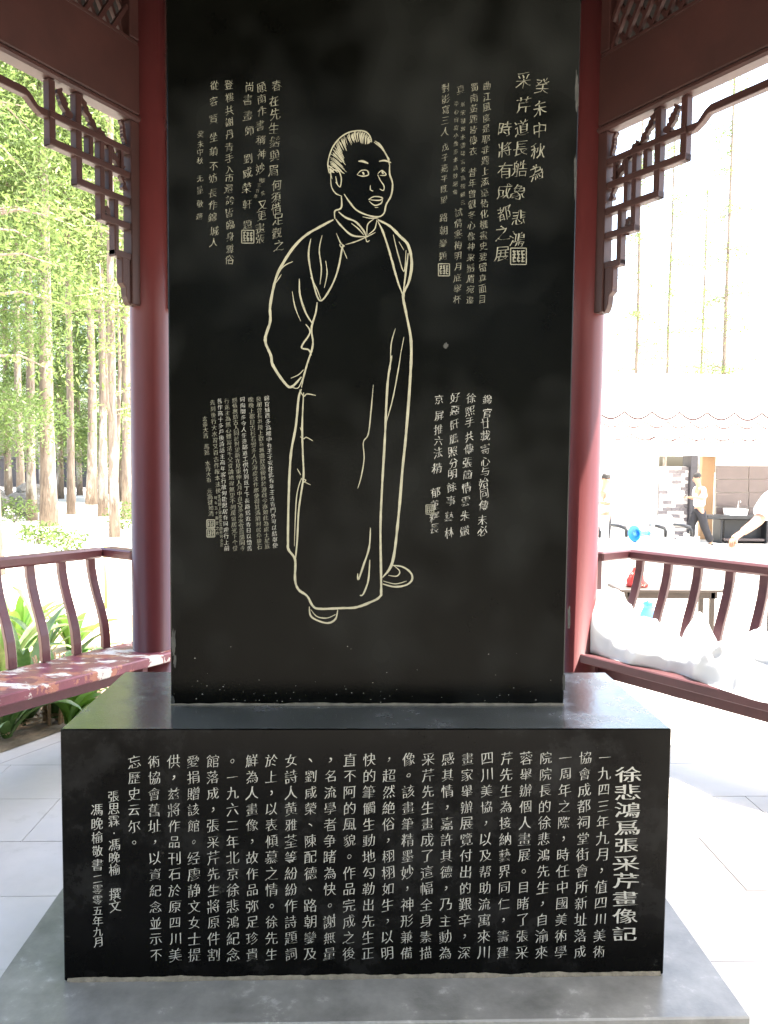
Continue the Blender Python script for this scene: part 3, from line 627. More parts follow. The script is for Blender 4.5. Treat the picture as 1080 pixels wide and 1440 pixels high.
# ------------------------------------------------------------------ plastic sheeting on the right bench
def bench_pt(s, t, o, z):
    O = (1.171, 2.092) if s > 0 else (-1.118, 2.003); a = math.radians(55)
    return Vector((O[0]+s*math.cos(a)*t+s*math.sin(a)*o, O[1]-math.sin(a)*t+math.cos(a)*o, z))
def sheet():
    nt_, ns = 150, 60; V = []
    for i in range(nt_+1):
        u = i/nt_; t = -.15+1.80*u
        H_ = .15+.13*math.exp(-((t-.05)/.17)**2)+.085*math.exp(-((t-.98)/.25)**2)-.02*math.exp(-((t-.30)/.12)**2)+.05*math.sin(t*5+1)
        endk = min(1, max(0, (t+.15)/.1))**.5*min(1, max(0, (1.65-t)/.15))**.5
        H_ *= endk
        for j in range(ns+1):
            s_ = j/ns; an = math.pi*s_; rx = .20+.035*noise.noise(Vector((t*4, 2, 0)))
            o = .235-math.cos(an)*(rx-.035)*(.6+.4*endk); z = .481+max(0, math.sin(an))**.8*H_
            p = Vector((t*2.6+o*1.8, o*4.2-t*1.2, z*2.2))
            q = 1-abs(noise.noise(p))*2; q2 = 1-abs(noise.noise(p*2.4+Vector((4, 1, 0))))*2; q3 = noise.noise(p*5.5)
            k = (.040*q*abs(q)+.020*q2*abs(q2)+.003*q3)*(.3+.7*math.sin(an))
            o += -math.cos(an)*k*1.3+.012*noise.noise(p*1.7); z += k*1.1
            if j < 6: z = max(.4785, z-.01*(6-j)); 
            # a sheet tongue that hangs over the front edge towards the far end of the view
            hang = max(0, min(1, (t-.75)/.2))*max(0, min(1, (1.5-t)/.2))
            if j < 12: o -= hang*.075*(12-j)/12
            z = max(z, .4785)
            V.append(bench_pt(1, t, o, z))
    Fc = [(i*(ns+1)+j, i*(ns+1)+j+1, (i+1)*(ns+1)+j+1, (i+1)*(ns+1)+j) for i in range(nt_) for j in range(ns)]
    return V, Fc
sh = empty('plastic_sheeting', bench_pt(1, .6, .2, .478), label='crumpled heap of white plastic sheeting lying on the right bench', cat='plastic sheet')
V, Fc = sheet(); o = mk('folded_sheet', [v-Vector(sh.location) for v in V], Fc, M['plastic'], sh, True)
# standing peak of stiff plastic and a flap
pk = []; n1, n2 = 14, 16
for i in range(n1+1):
    for j in range(n2+1):
        u = i/n1; a = 2*math.pi*j/n2; r = (.135*(1-u)**.8+.004)*(1+.25*noise.noise(Vector((a*1.2, u*3, 5))))
        c = bench_pt(1, .68-.03*u+r*math.cos(a), .25+.03*u+r*.6*math.sin(a), .53+.25*u); pk.append(c-Vector(sh.location))
mk('sheet_peak', pk, [(i*(n2+1)+j, i*(n2+1)+j+1, (i+1)*(n2+1)+j+1, (i+1)*(n2+1)+j) for i in range(n1) for j in range(n2)], M['plastic'], sh, True)
fr = []; rr = random.Random(11)
for i in range(26):
    t = -.10+rr.random()*.2; c = bench_pt(1, t-.03, .06+rr.random()*.2, .50+rr.random()*.17); d = Vector((rr.uniform(-1, .2), rr.uniform(-.6, .3), rr.uniform(-.4, .6))).normalized()*rr.uniform(.03, .07); e_ = d.cross(Vector((.3, .2, 1))).normalized()*rr.uniform(.012, .03)
    b = len(fr)*0; fr.append(([c-e_-Vector(sh.location), c+e_-Vector(sh.location), c+d+e_*.3-Vector(sh.location), c+d*1.1-e_*.5-Vector(sh.location)], [(0, 1, 2, 3)]))
mk('torn_edge', *merge(fr), M['plastic'], sh)

# ------------------------------------------------------------------ plants by the left bench
def leaf_strip(base, direction, length, width, droop, fold=.25, n=9, up=1.1):
    V = []; Fc = []; d = Vector((direction[0], direction[1], 0)).normalized(); s = Vector((-d.y, d.x, 0)); p = Vector(base); ang = up
    for i in range(n+1):
        u = i/n; ww = width*(.55+.9*u if u < .45 else (.955)*(1-((u-.45)/.55)**2.2))
        t = d*math.cos(ang)+Vector((0, 0, 1))*math.sin(ang); nn = d*(-math.sin(ang))+Vector((0, 0, 1))*math.cos(ang)
        V += [p-s*ww*.5+nn*ww*fold, p.copy(), p+s*ww*.5+nn*ww*fold]
        p = p+t*length/n; ang -= droop/n*(.4+1.2*u)
    for i in range(n):
        for k in (0, 1): Fc.append((i*3+k, i*3+k+1, i*3+4+k, i*3+3+k))
    return V, Fc
def strap_plant(x, y, nleaf, length, width, label, m='strap', seed=0, group=None, up=(.75, 1.45), broad=False):
    rr = random.Random(seed); z = gh(x, y)+.03
    root = empty('strap_leaf_plant' if not broad else 'broad_leaf_plant', (x, y, z), label=label, cat='plant', group=group)
    for i in range(nleaf):
        a = 2*math.pi*i/nleaf*2.4+rr.uniform(-.3, .3); l = length*rr.uniform(.65, 1.1)
        v, f = leaf_strip((.02*math.cos(a), .02*math.sin(a), 0), (math.cos(a), math.sin(a)), l, width*rr.uniform(.8, 1.2), rr.uniform(1.2, 2.4) if not broad else rr.uniform(.9, 1.6), up=rr.uniform(*up))
        mk('leaf', v, f, M[m], root, True)
    return root
PG = 'leafy plants in the bed behind the left bench'
pl = [((35, 1022), 13, .75, .07, 'dark strap-leaved clump seen under the left bench seat', 'strap', 0),
      ((78, 1012), 12, .70, .085, 'strap-leaved clump beside the brown stems under the left bench', 'strap', 0),
      ((98, 1020), 8, .36, .11, 'low broad-leaved bright green plant nearest the left bench edge', 'strapB', 1),
      ((8, 955), 12, .85, .08, 'tall pale strap-leaved plant at the left edge of the photo', 'strap', 0),
      ((10, 1040), 11, .5, .09, 'low dark strap leaves at the left edge beside the pavilion floor', 'strap', 0),
      ((128, 985), 9, .35, .04, 'thin-leaved small plant near the pedestal corner', 'strap', 0),
      ((62, 905), 12, .80, .07, 'strap-leaved plant showing between the second and third slats', 'strap', 0),
      ((100, 893), 9, .55, .13, 'broad bright green leaves just behind the third back slat', 'strapB', 1),
      ((25, 880), 12, .75, .10, 'broad upright leaves behind the leftmost back slats', 'strapB', 1)]
for i, ((px, py), nl, ln, wd, lb, mm, br) in enumerate(pl):
    p = onZ(px, py, -.05); strap_plant(p[0], p[1], nl, ln, wd, lb, mm, 20+i, PG, broad=bool(br), up=(.9, 1.5))
p = onZ(75, 1015, -.05); st = empty('brown_stems', (p[0], p[1], -.06), label='bundle of dry brown stems rising under the left bench', cat='plant stems')
for i in range(9):
    a = random.random()*6.28; tube('stem', [(.05*math.cos(a), .05*math.sin(a), 0), (.06*math.cos(a)+.01, .06*math.sin(a), .2), (.09*math.cos(a)-.02, .09*math.sin(a), .42)], [.012, .010, .006], M['litter'], st, 6)
lv = []
for i in range(2600):
    u, v_ = random.random(), random.random()**1.4
    c = Vector((-1.62, 2.76, 0)).lerp(Vector((-2.95, .4, 0)), u).lerp(Vector((-2.6, 7., 0)).lerp(Vector((-7, 1.8, 0)), u), v_*.40+.01)
    z = gh(c.x, c.y)+.05+random.random()*.03; a = random.random()*6.28; s_ = random.uniform(.015, .045); dx, dy = math.cos(a)*s_, math.sin(a)*s_
    q = Vector((c.x, c.y, z)); tz = random.uniform(-.4, .6)*s_
    lv.append(([q-Vector((dx, dy, 0)), q+Vector((dy*.4, -dx*.4, tz)), q+Vector((dx, dy, tz*.5)), q+Vector((-dy*.4, dx*.4, tz))], [(0, 1, 2, 3)]))
tag(mk('leaf_litter', *merge(lv), M['litter']), kind='stuff', label='dry brown leaves scattered over the planting bed', cat='leaf litter')
p = onZ(149, 850, -.1); stk = tube('bamboo_stake', [(0, 0, 0), (0, 0, .9)], [.022, .02], M['stake'], None, 8); stk.location = (p[0], p[1], -.15); tag(stk, 'pale yellow stake standing behind the left bench near the column', 'stake')

lv = []
for i in range(60):
    p = onZ(random.uniform(870, 970), random.uniform(962, 1008), .0); s_ = random.uniform(.006, .02); a = random.random()*6.28; z = max(.003, 0)
    dx, dy = math.cos(a)*s_, math.sin(a)*s_; q = Vector((p[0], p[1], .004)); lv.append(([q-Vector((dx, dy, 0)), q+Vector((dy*.4, -dx*.4, .004)), q+Vector((dx, dy, .003)), q+Vector((-dy*.4, dx*.4, .002))], [(0, 1, 2, 3)]))
tag(mk('floor_debris', *merge(lv), M['litter']), kind='stuff', label='scattered dry leaf bits on the floor under the right bench', cat='leaf litter')
# ------------------------------------------------------------------ trees
def crown_data(h0, h1, rmax, nb, nl, seed, leaf=.055, spread=.35, droop=.3):
    rg = np.random.default_rng(seed); C = []; D = []; limbs = []
    for b in range(nb):
        u = rg.random()**.9; z = h0+(h1-h0)*u; a = rg.random()*2*np.pi; l = rmax*(1-.75*u)*rg.uniform(.6, 1.1)
        t = rg.random(nl)**.6; px = np.cos(a)*l*t; py = np.sin(a)*l*t; pz = z+l*(.35*t-droop*2*t*t)
        sp = spread*(.3+t)[:, None]; c = np.stack([px, py, pz], 1)+rg.normal(0, 1, (nl, 3))*sp*np.array([1, 1, .5]); C.append(c)
        limbs.append(([(math.cos(a)*l*k, math.sin(a)*l*k, z+l*(.35*k-droop*2*k*k)) for k in (0, .35, .7)], [.022*(1-u)+.010, .014*(1-u)+.006, .004]))
    C = np.concatenate(C); n = len(C); d = rg.normal(0, 1, (n, 3)); d[:, 2] -= .3; d /= np.linalg.norm(d, axis=1)[:, None]
    e = np.cross(d, rg.normal(0, 1, (n, 3))); e /= np.linalg.norm(e, axis=1)[:, None]; s = leaf*rg.uniform(.6, 1.5, (n, 1)); wd = s*.30
    V = np.stack([C-d*s, C+e*wd, C+d*s, C-e*wd], 1).reshape(-1, 3); Fc = np.arange(n*4).reshape(-1, 4)
    return V, Fc, limbs
def np_mesh(name, V, Fc, m):
    me = bpy.data.meshes.new(name); me.vertices.add(len(V)); me.vertices.foreach_set('co', V.astype(np.float32).ravel()); me.loops.add(Fc.size); me.loops.foreach_set('vertex_index', Fc.astype(np.int32).ravel())
    me.polygons.add(len(Fc)); me.polygons.foreach_set('loop_start', np.arange(0, Fc.size, 4, dtype=np.int32)); me.update(calc_edges=True); me.materials.append(m); return me
TV = []
for i, (h0, h1, rm, nb, nl) in enumerate([(8., 20, 3.0, 90, 420), (9.5, 21, 2.8, 90, 420), (1.6, 17, 3.4, 130, 480), (2.8, 19, 2.4, 46, 190)]):
    V, Fc, lm = crown_data(h0, h1, rm, nb, nl, 100+i)
    TV.append((np_mesh('crown', V, Fc, M['leafA' if i != 2 else 'leafB']), mesh_of('limb', *merge([tube_data(p, r, 5) for p, r in lm]), M['bark'])))
def trunk_mesh(w0, h, seed, fork=False):
    rr = random.Random(seed); pts = []; rad = []
    for i in range(13):
        u = i/12; pts.append((.12*noise.noise(Vector((u*2, seed, 0))), .12*noise.noise(Vector((u*2, seed, 5))), h*u)); rad.append(w0/2*1.15*((1-.7*u)+.22*math.exp(-u*30)))
    parts = [tube_data(pts, rad, 12, True, .18)]
    if fork: parts.append(tube_data([(0, 0, 1.0), (.18, .02, 1.6), (.42, .05, 2.6), (.46, .0, 4.2), (.6, .1, 7)], [w0*.32, w0*.3, w0*.27, w0*.22, w0*.1], 10, True, .2)); parts.append(tube_data([(0, 0, 2.6), (-.25, .05, 3.3), (-.45, .0, 4.6), (-.5, .1, 6.5)], [w0*.22, w0*.18, w0*.13, w0*.05], 8, True, .2))
    return mesh_of('trunk', *merge(parts), M['bark'])
def tree(x, y, w0, var, label, seed, group, scale=1., fork=False, name='redwood_tree'):
    root = empty(name, (x, y, gh(x, y)-.03), rz=seed*1.3, label=label, cat='tree', group=group); root.scale = (scale,)*3
    t = link('trunk', trunk_mesh(w0/scale, 19, seed, fork), root); t.data.polygons.foreach_set('use_smooth', [True]*len(t.data.polygons))
    tag(link('limb', TV[var][1], root), kind='stuff'); link('crown', TV[var][0], root); return root
GL = 'trees growing left of the pavilion'
def spot(px, D): d = ray(px, 700); k = D/d[1]; return CAM[0]+d[0]*k, CAM[1]+D
lt = [(44, 24, .25, 1, 'slim brown trunk at the left, just left of the pale thick trunk'), (68, 22, .36, 0, 'thickest pale sunlit tree trunk left of the pavilion'), (100, 27, .24, 1, 'slender straight trunk midway between the thick trunk and the column'),
      (129, 33, .36, 0, 'distant broad trunk behind and between two nearer ones'), (144, 26, .27, 1, 'pale trunk just left of the forked tree'), (161, 19, .20, 3, 'forked tree with a slanting second stem near the left column'),
      (179, 25, .28, 0, 'trunk standing closest to the left red column')]
for i, (px, D, w0, var, lb) in enumerate(lt): x, y = spot(px, D); tree(x, y, w0, var, lb, i+1, GL, fork=(i == 5))
x, y = spot(-22, 12.5); tree(x, y, .42, 3, 'large nearby tree trunk at the top left behind the lattice', 12, GL)
far = [(-20, 20), (12, 34), (30, 30), (85, 38), (112, 42), (150, 44), (172, 36), (200, 40), (60, 46), (-60, 30), (-110, 22), (-10, 44), (240, 36), (135, 52), (300, 45)]
for i, (px, D) in enumerate(far): x, y = spot(px, D); tree(x, y, .26, (2, 2, 1)[i % 3], 'leafy green backdrop tree standing '+('left of the thick pale trunk' if px < 60 else 'farther off, between the pale trunks' if px < 185 else 'out of sight behind the left red column'), 30+i, 'backdrop trees on the left', scale=1+.15*(i % 3))
GR = 'sparse trees right of the pavilion'
for i, (px, D, lb) in enumerate([(889, 34, 'thin faint trunk nearest the right column'), (932, 38, 'second thin faint trunk right of the hanging lattice'), (980, 44, 'faintest thin trunk between two darker ones on the right'), (1011, 30, 'darkest thin trunk at the right side of the sky')]): x, y = spot(px, D); tree(x, y, .17, 3, lb, 60+i, GR)
for i, (x, y) in enumerate([(-9, -11), (-4, -13), (1, -12), (6, -13.5), (11, -11), (-13, -6), (-13, 0)]): tree(x, y, .4, 2, 'unseen tree added behind the viewer to darken reflections in the stele', 80+i, 'unseen trees added behind the viewer')  # added out of view to darken what the polished stele reflects

def shrub(px, py, r, h, n, label, seed, m='leafB', D=None):
    p = onZ(px, py, -.3); rg = np.random.default_rng(seed); root = empty('shrub', (p[0], p[1], -.3), label=label, cat='shrub', group='low shrubs beyond the left bench')
    c = rg.normal(0, 1, (n, 3)); c /= np.linalg.norm(c, axis=1)[:, None]; c *= rg.random((n, 1))**.4; c = c*np.array([r, r, h*.5])+np.array([0, 0, h*.5])
    d = rg.normal(0, 1, (n, 3)); d /= np.linalg.norm(d, axis=1)[:, None]; e = np.cross(d, rg.normal(0, 1, (n, 3))); e /= np.linalg.norm(e, axis=1)[:, None]; s = .05*rg.uniform(.6, 1.4, (n, 1))
    V = np.stack([c-d*s, c+e*s*.45, c+d*s, c-e*s*.45], 1).reshape(-1, 3); link('foliage', np_mesh('foliage', V, np.arange(n*4).reshape(-1, 4), M[m]), root)
    for k in range(5): a = k*1.25; tube('stem', [(0, 0, 0), (math.cos(a)*r*.4, math.sin(a)*r*.4, h*.6)], [.012, .005], M['bark'], root, 5)
shrub(55, 765, .55, .55, 420, 'low yellow-green shrub behind the leftmost slats', 1); shrub(92, 775, .45, .5, 320, 'small shrub just above the middle of the left back rail', 2); shrub(172, 745, .5, .8, 400, 'small shrub beside the left column', 3); shrub(20, 735, .8, .8, 500, 'wide shrub at the left edge beside the rocks', 4)
# rocks and low dark wall far left
rk = empty('rockery', (*spot(10, 26), -.3), label='low pile of grey garden rocks at the far left edge', cat='rockery')
for i in range(9):
    bm = bmesh.new(); bmesh.ops.create_icosphere(bm, subdivisions=3, radius=1)
    for v in bm.verts: v.co *= 1+.45*noise.noise(v.co*1.3+Vector((i*7, 0, 0)))+.15*noise.noise(v.co*4)
    me = bpy.data.meshes.new('rock'); bm.to_mesh(me); bm.free(); me.materials.append(M['rock']); o = link('rock', me, rk); o.location = (random.uniform(-1.6, 1.3), random.uniform(-.6, .8), random.uniform(.2, .9)); s_ = random.uniform(.2, .42); o.scale = (s_*1.3, s_, s_)
gw = empty('garden_wall', (-10, 52, -.3), label='long low dark wall far behind the left trees', cat='wall')
box('wall_body', (-22, 0, 0), (14, .4, 1.9), M['darkstone'], gw, .02); box('wall_coping', (-22.1, -.12, 1.903), (14.1, .52, 2.1), M['cabinet'], gw, .02)

# ------------------------------------------------------------------ right background: building with wash place
YB = 16.6
def bxw(name, px0, px1, py0, py1, Y, depth, m, par, bev=.01):
    a = onY(px0, py1, Y); b = onY(px1, py0, Y); L_ = par.location
    z0 = max(a[2], -.3); return box(name, (a[0]-L_[0], Y-L_[1], z0-L_[2]), (b[0]-L_[0], Y+depth-L_[1], b[2]-L_[2]), m, par, bev)
bd = empty('wash_house', (8, YB, -.3), label='white building with a dark pillar, beige doorway and tiled wash place', cat='building')
bxw('side_wall', 928, 966, 656, 790, YB, .3, M['brickpale'], bd)
a = onY(928, 656, YB); b = onY(966, 790, YB)
rr = random.Random(3); hgt = a[2]+.3; nrow = 22; bw = (b[0]-a[0]-.01)/3.5; bh = hgt/nrow
for r_i in range(nrow):
    for c_i in range(5):
        x0 = a[0]+(c_i-(.5 if r_i % 2 else 0))*bw; x1 = x0+bw-.01; x0 = max(x0, a[0]); x1 = min(x1, b[0]-.005)
        if x1-x0 < .03: continue
        box('brick', (x0-8, -.012-rr.random()*.012, r_i*bh+.004), (x1-8, -.0005, (r_i+1)*bh-.006), M['brickdark' if rr.random() < .12+.09*c_i else 'brickpale'], bd, 0)
bxw('end_wall', 838, 927, 640, 790, YB+.05, .3, M['white'], bd)
bxw('pillar', 967, 982, 640, 790, YB-.15, .5, M['darkstone'], bd, .008)
bxw('doorway_wall', 982.5, 1006, 641, 790, YB+.6, .15, M['beige'], bd)
bxw('fascia', 838, 1400, 612, 639.5, YB-.1, 1.0, M['white'], bd)
bxw('wall_core', 1007, 1400, 640, 790, YB+.13, .25, M['tilejoint'], bd)
ys_ = [655, 674, 693, 713, 732, 751, 771]
for j in range(6):
    for i in range(5):
        x0 = 1007+i*66-20; x1 = x0+65.7; x0 = max(x0, 1007)
        bxw('wall_tile', x0, x1, ys_[j]+.7, ys_[j+1]-.5, YB+.1, .028, M['taupe'], bd, .002)
bxw('wall_tile', 1007, 1400, 640.5, 654.5, YB+.1, .028, M['white'], bd, .002)
wc = empty('wash_counter', (8.6, YB-.4, -.3), label='dark wash counter against the tiled wall', cat='counter')
bxw('counter_top', 996, 1110, 726, 730, YB-.5, .55, M['cabinet'], wc, .005)
for x0, x1 in ((1012, 1017), (1076, 1081)): bxw('counter_leg', x0, x1, 730.5, 790, YB-.45, .45, M['cabinet'], wc)
bxw('counter_back', 1017.5, 1075.5, 731, 762, YB-.2, .05, M['cabinet'], wc); bxw('bottom_shelf', 1017.5, 1075.5, 758, 761, YB-.45, .23, M['taupe'], wc)
pb_ = onY(1034, 727, YB-.25); bs = empty('wash_basin', (pb_[0], YB-.25, pb_[2]+.012), label='white rectangular wash basin on the dark counter', cat='basin')
bm = bmesh.new(); bmesh.ops.create_cube(bm, size=1)
for v in bm.verts: v.co = Vector((v.co.x*(.48 if v.co.z > 0 else .42), v.co.y*(.34 if v.co.z > 0 else .3), .1+v.co.z*.2))
tp = max(bm.faces, key=lambda f: f.calc_center_median().z); q = bmesh.ops.inset_individual(bm, faces=[tp], thickness=.03)
for v in tp.verts: v.co.z -= .13
bevel_bm(bm, .006); me = bpy.data.meshes.new('bowl'); bm.to_mesh(me); bm.free(); me.materials.append(M['ceramic']); link('bowl', me, bs)
tube('faucet', [(.12, .12, .2), (.12, .12, .34), (.12, .10, .38), (.12, .02, .38), (.12, .0, .35)], .014, M['chrome'], bs, 8)

# scalloped canopies
def canopy(px0, px1, pyb, Y, depth, rise, nsc, label, seed, poles=True, drop=.10, ph=0):
    a = onY(px0, pyb, Y); b = onY(px1, pyb, Y); zb = a[2]; x0, x1 = a[0], b[0]
    root = empty('canopy', (x0, Y, -.3), label=label, cat='canopy', group='white scalloped canopies on the right'); X = x1-x0; Z = zb+.3+drop
    V = []; N = nsc*10
    mk('canopy_top', [(0, 0, Z+.18), (X, 0, Z+.18), (X, depth/2, Z+rise), (0, depth/2, Z+rise), (X, depth, Z+.18), (0, depth, Z+.18)], [(0, 1, 2, 3), (3, 2, 4, 5)], M['cloth'], root)
    for yy, nm in ((0, 0), (depth, 1)):
        V = []; T = []
        for i in range(N+1):
            u = i/N; s_ = abs(math.sin(math.pi*(u*nsc+ph))); zz = Z-drop*s_; yo = yy+.015*math.sin(u*nsc*2*math.pi*.5)
            V += [(X*u, yo, Z+.18), (X*u, yo, zz+.012)]; T += [(X*u, yo-.004, zz+.014), (X*u, yo-.004, zz-.014), (X*u, yo+.004, zz-.014), (X*u, yo+.004, zz+.014)]
        mk('valance', V, [(2*i, 2*i+1, 2*i+3, 2*i+2) for i in range(N)], M['cloth'], root)
        mk('valance_trim', T, [(4*i+k, 4*i+(k+1) % 4, 4*i+4+(k+1) % 4, 4*i+4+k) for i in range(N) for k in range(4)], M['trim'], root)
    if poles:
        for xx in (.05, X-.05):
            for yy in (.04, depth-.04): tube('pole', [(xx, yy, 0), (xx, yy, Z+.17)], .018, M['white'], root, 8)
canopy(800, 1300, 588, 9.6, 2.6, .75, 13, 'nearer white canopy with red-trimmed scallops above the table', 1, drop=.11)
canopy(862, 1300, 618, 14.6, 1.7, .5, 12, 'farther white canopy with scalloped edge in front of the building', 2, drop=.12, ph=.3)

# table with white cloth
def at(px, py, Y): return onY(px, py, Y)
Yt = 8.4; ta = at(820, 760, Yt); tb = at(1000, 760, Yt); zt_ = .45
tbl = empty('cloth_table', ((ta[0]+tb[0])/2, Yt+.4, -.3), label='long table under a white cloth beyond the right bench', cat='table')
hw = (tb[0]-ta[0])/2
V = []; N = 60
rim = []
for k in range(4*N):
    sd_, u = k//N, (k % N)/N; c = [(-hw, -.4), (hw, -.4), (hw, .4), (-hw, .4)]; p, q = c[sd_], c[(sd_+1) % 4]; rim.append((p[0]+(q[0]-p[0])*u, p[1]+(q[1]-p[1])*u))
n = len(rim); V = [(0, 0, .752)]+[(x, y, .752) for x, y in rim]
for lev, z in ((1, .74), (2, .4), (3, .03)):
    for k, (x, y) in enumerate(rim): w_ = .012*lev*math.sin(k*.55)+.008*lev*noise.noise(Vector((k*.2, lev, 0))); l = math.hypot(x, y); V.append((x+np.sign(x)*(.01+abs(w_) if abs(abs(x)-hw) < 1e-6 else 0), y+np.sign(y)*(.01+w_ if abs(abs(y)-.4) < 1e-6 else 0), z))
Fc = [(0, 1+k, 1+(k+1) % n) for k in range(n)]+[(1+l*n+k, 1+(l+1)*n+k, 1+(l+1)*n+(k+1) % n, 1+l*n+(k+1) % n) for l in range(3) for k in range(n)]
mk('tablecloth', V, Fc, M['cloth'], tbl, False)
box('table_board', (-hw+.02, -.38, .70), (hw-.02, .38, .745), M['oldwood'], tbl)
for sx in (-1, 1):
    for sy2 in (-1, 1): tube('leg', [(sx*(hw-.1), sy2*.3, 0), (sx*(hw-.1), sy2*.3, .70)], .02, M['grey'], tbl, 8)
# megaphone
pm = at(893, 731, Yt+.3); mg = empty('megaphone', (pm[0], Yt+.3, .456), rz=math.radians(-62), label='blue megaphone with a round bell lying on the white table', cat='megaphone')
lathe('bell', [(.035, -.30), (.04, -.22), (.05, -.12), (.075, -.04), (.118, 0), (.122, .008), (.112, .010), (.06, -.03), (.03, -.05)], M['blue'], mg, 28, (.0, 0, .125), (math.radians(90), 0, 0)).rotation_euler = (math.radians(90), 0, 0)
lathe('horn_tube', [(.02, -.06), (.035, -.05), (.036, .0), (.02, .012)], M['bluepale'], mg, 18, (0, 0, .125), (math.radians(90), 0, 0))
lathe('body', [(.05, -.2), (.055, -.18), (.055, 0), (.05, .02)], M['grey'], mg, 18, (0, .30, .125), (math.radians(90), 0, 0)); box('grip', (-.02, .34, .13), (.02, .40, .36), M['grey'], mg, .008)
# chairs behind the table
def chair(px, D, label):
    x, y = spot(px, D); root = empty('chair', (x, y, -.3), rz=.3, label=label, cat='chair', group='white chairs with dark armrests behind the table')
    box('seat', (-.24, -.24, .42), (.24, .24, .46), M['white'], root, .015); box('backrest', (-.23, .22, .5), (.23, .26, .95), M['white'], root, .015)
    for sx in (-1, 1):
        for sy2 in (-1, 1): tube('leg', [(sx*.21, sy2*.2, 0), (sx*.2, sy2*.19, .42)], .014, M['white'], root, 8)
        tube('armrest', [(sx*.27, .22, .78), (sx*.28, .0, .78), (sx*.28, -.18, .76), (sx*.28, -.22, .70), (sx*.28, -.22, .60)], [.03, .035, .038, .034, .028], M['black'], root, 8)
chair(853, 13.6, 'chair with dark armrests beside the right column, behind the table'); chair(944, 13.8, 'chair with dark armrests between the megaphone and the dark pillar')
# small things on the table
pt = at(978, 752, Yt+.2); cu = lathe('paper_cup', [(.028, 0), (.036, .1), (.038, .102), (.034, .1), (.026, .005)], M['white'], None, 16, (pt[0]+.0, Yt+.15, .456)); tag(cu, 'small pale cup at the right end of the white table', 'cup')
tbx = empty('tissue_box', (pt[0]-.17, Yt+.12, .456), label='white tissue box on the right end of the table', cat='tissue box'); box('carton', (-.11, -.06, 0), (.11, .06, .09), M['white'], tbx, .005)
mk('tissue', [(-.03, 0, .09), (.03, .01, .09), (.05, -.01, .13), (0, .015, .16), (-.04, 0, .14)], [(0, 1, 2, 3, 4)], M['white'], tbx)
# low wooden bench with red bag, outside the right bench
Yl = 4.3; la = onY(872, 829, Yl); lb_ = onY(1022, 829, Yl); zl = la[2]
wb = empty('low_table', ((la[0]+lb_[0])/2, Yl+.17, gh(2.3, 4.5)), label='narrow brown wooden table directly behind the right bench slats', cat='table'); hl_ = (lb_[0]-la[0])/2; gz = gh(2.3, 4.5); Ht = zl-gz
box('table_top', (-hl_, -.17, Ht-.025), (hl_, .17, Ht), M['oldwood'], wb, .004); box('apron', (-hl_+.06, -.13, Ht-.085), (hl_-.06, -.10, Ht-.027), M['oldwood'], wb, .002)
for sx in (-1, 1):
    for sy2 in (-1, 1): box('leg', (sx*(hl_-.1)-.02, sy2*.11-.02, 0.02), (sx*(hl_-.1)+.02, sy2*.11+.02, Ht-.027), M['oldwood'], wb, .003)
bmv = []; ns, nr = 20, 10
for i in range(nr+1):
    for j in range(ns):
        a = 2*math.pi*j/ns; u = i/nr; r = (.085*(1-.75*u**1.5))*(1+.3*noise.noise(Vector((math.cos(a)*2, math.sin(a)*2, u*4)))); bmv.append((r*1.1*math.cos(a)-.02*u, r*.6*math.sin(a), .17*u))
pr = onY(897, 800, Yl+.15); rb = empty('red_bag', (pr[0], Yl+.15, zl+.002), label='red printed plastic bag standing on the narrow brown table', cat='bag')
mk('bag_body', bmv, [(i*ns+j, i*ns+(j+1) % ns, (i+1)*ns+(j+1) % ns, (i+1)*ns+j) for i in range(nr) for j in range(ns)]+[tuple(range(ns))[::-1]], M['redbag'], rb, True)
tube('handle', [(-.03, 0, .165), (-.05, 0, .21), (-.01, 0, .235), (.0, 0, .2), (-.01, 0, .165)], .004, M['redbag'], rb, 6)
x, y = spot(916, 8.6); jg = empty('water_jug', (x, y, -.3), label='blue plastic water jug on the ground behind the brown table', cat='jug')
lathe('jug_body', [(.06, 0), (.095, .01), (.10, .05), (.085, .17), (.055, .24), (.05, .27), (.058, .28)], M['bluepale'], jg, 22); tube('handle', [(.05, 0, .25), (.12, 0, .25), (.14, 0, .2), (.13, 0, .1), (.09, 0, .06)], .010, M['blue'], jg, 8); lathe('lid', [(.056, 0), (.06, .02), (.02, .035), (.02, .05)], M['blue'], jg, 16, (0, 0, .281))

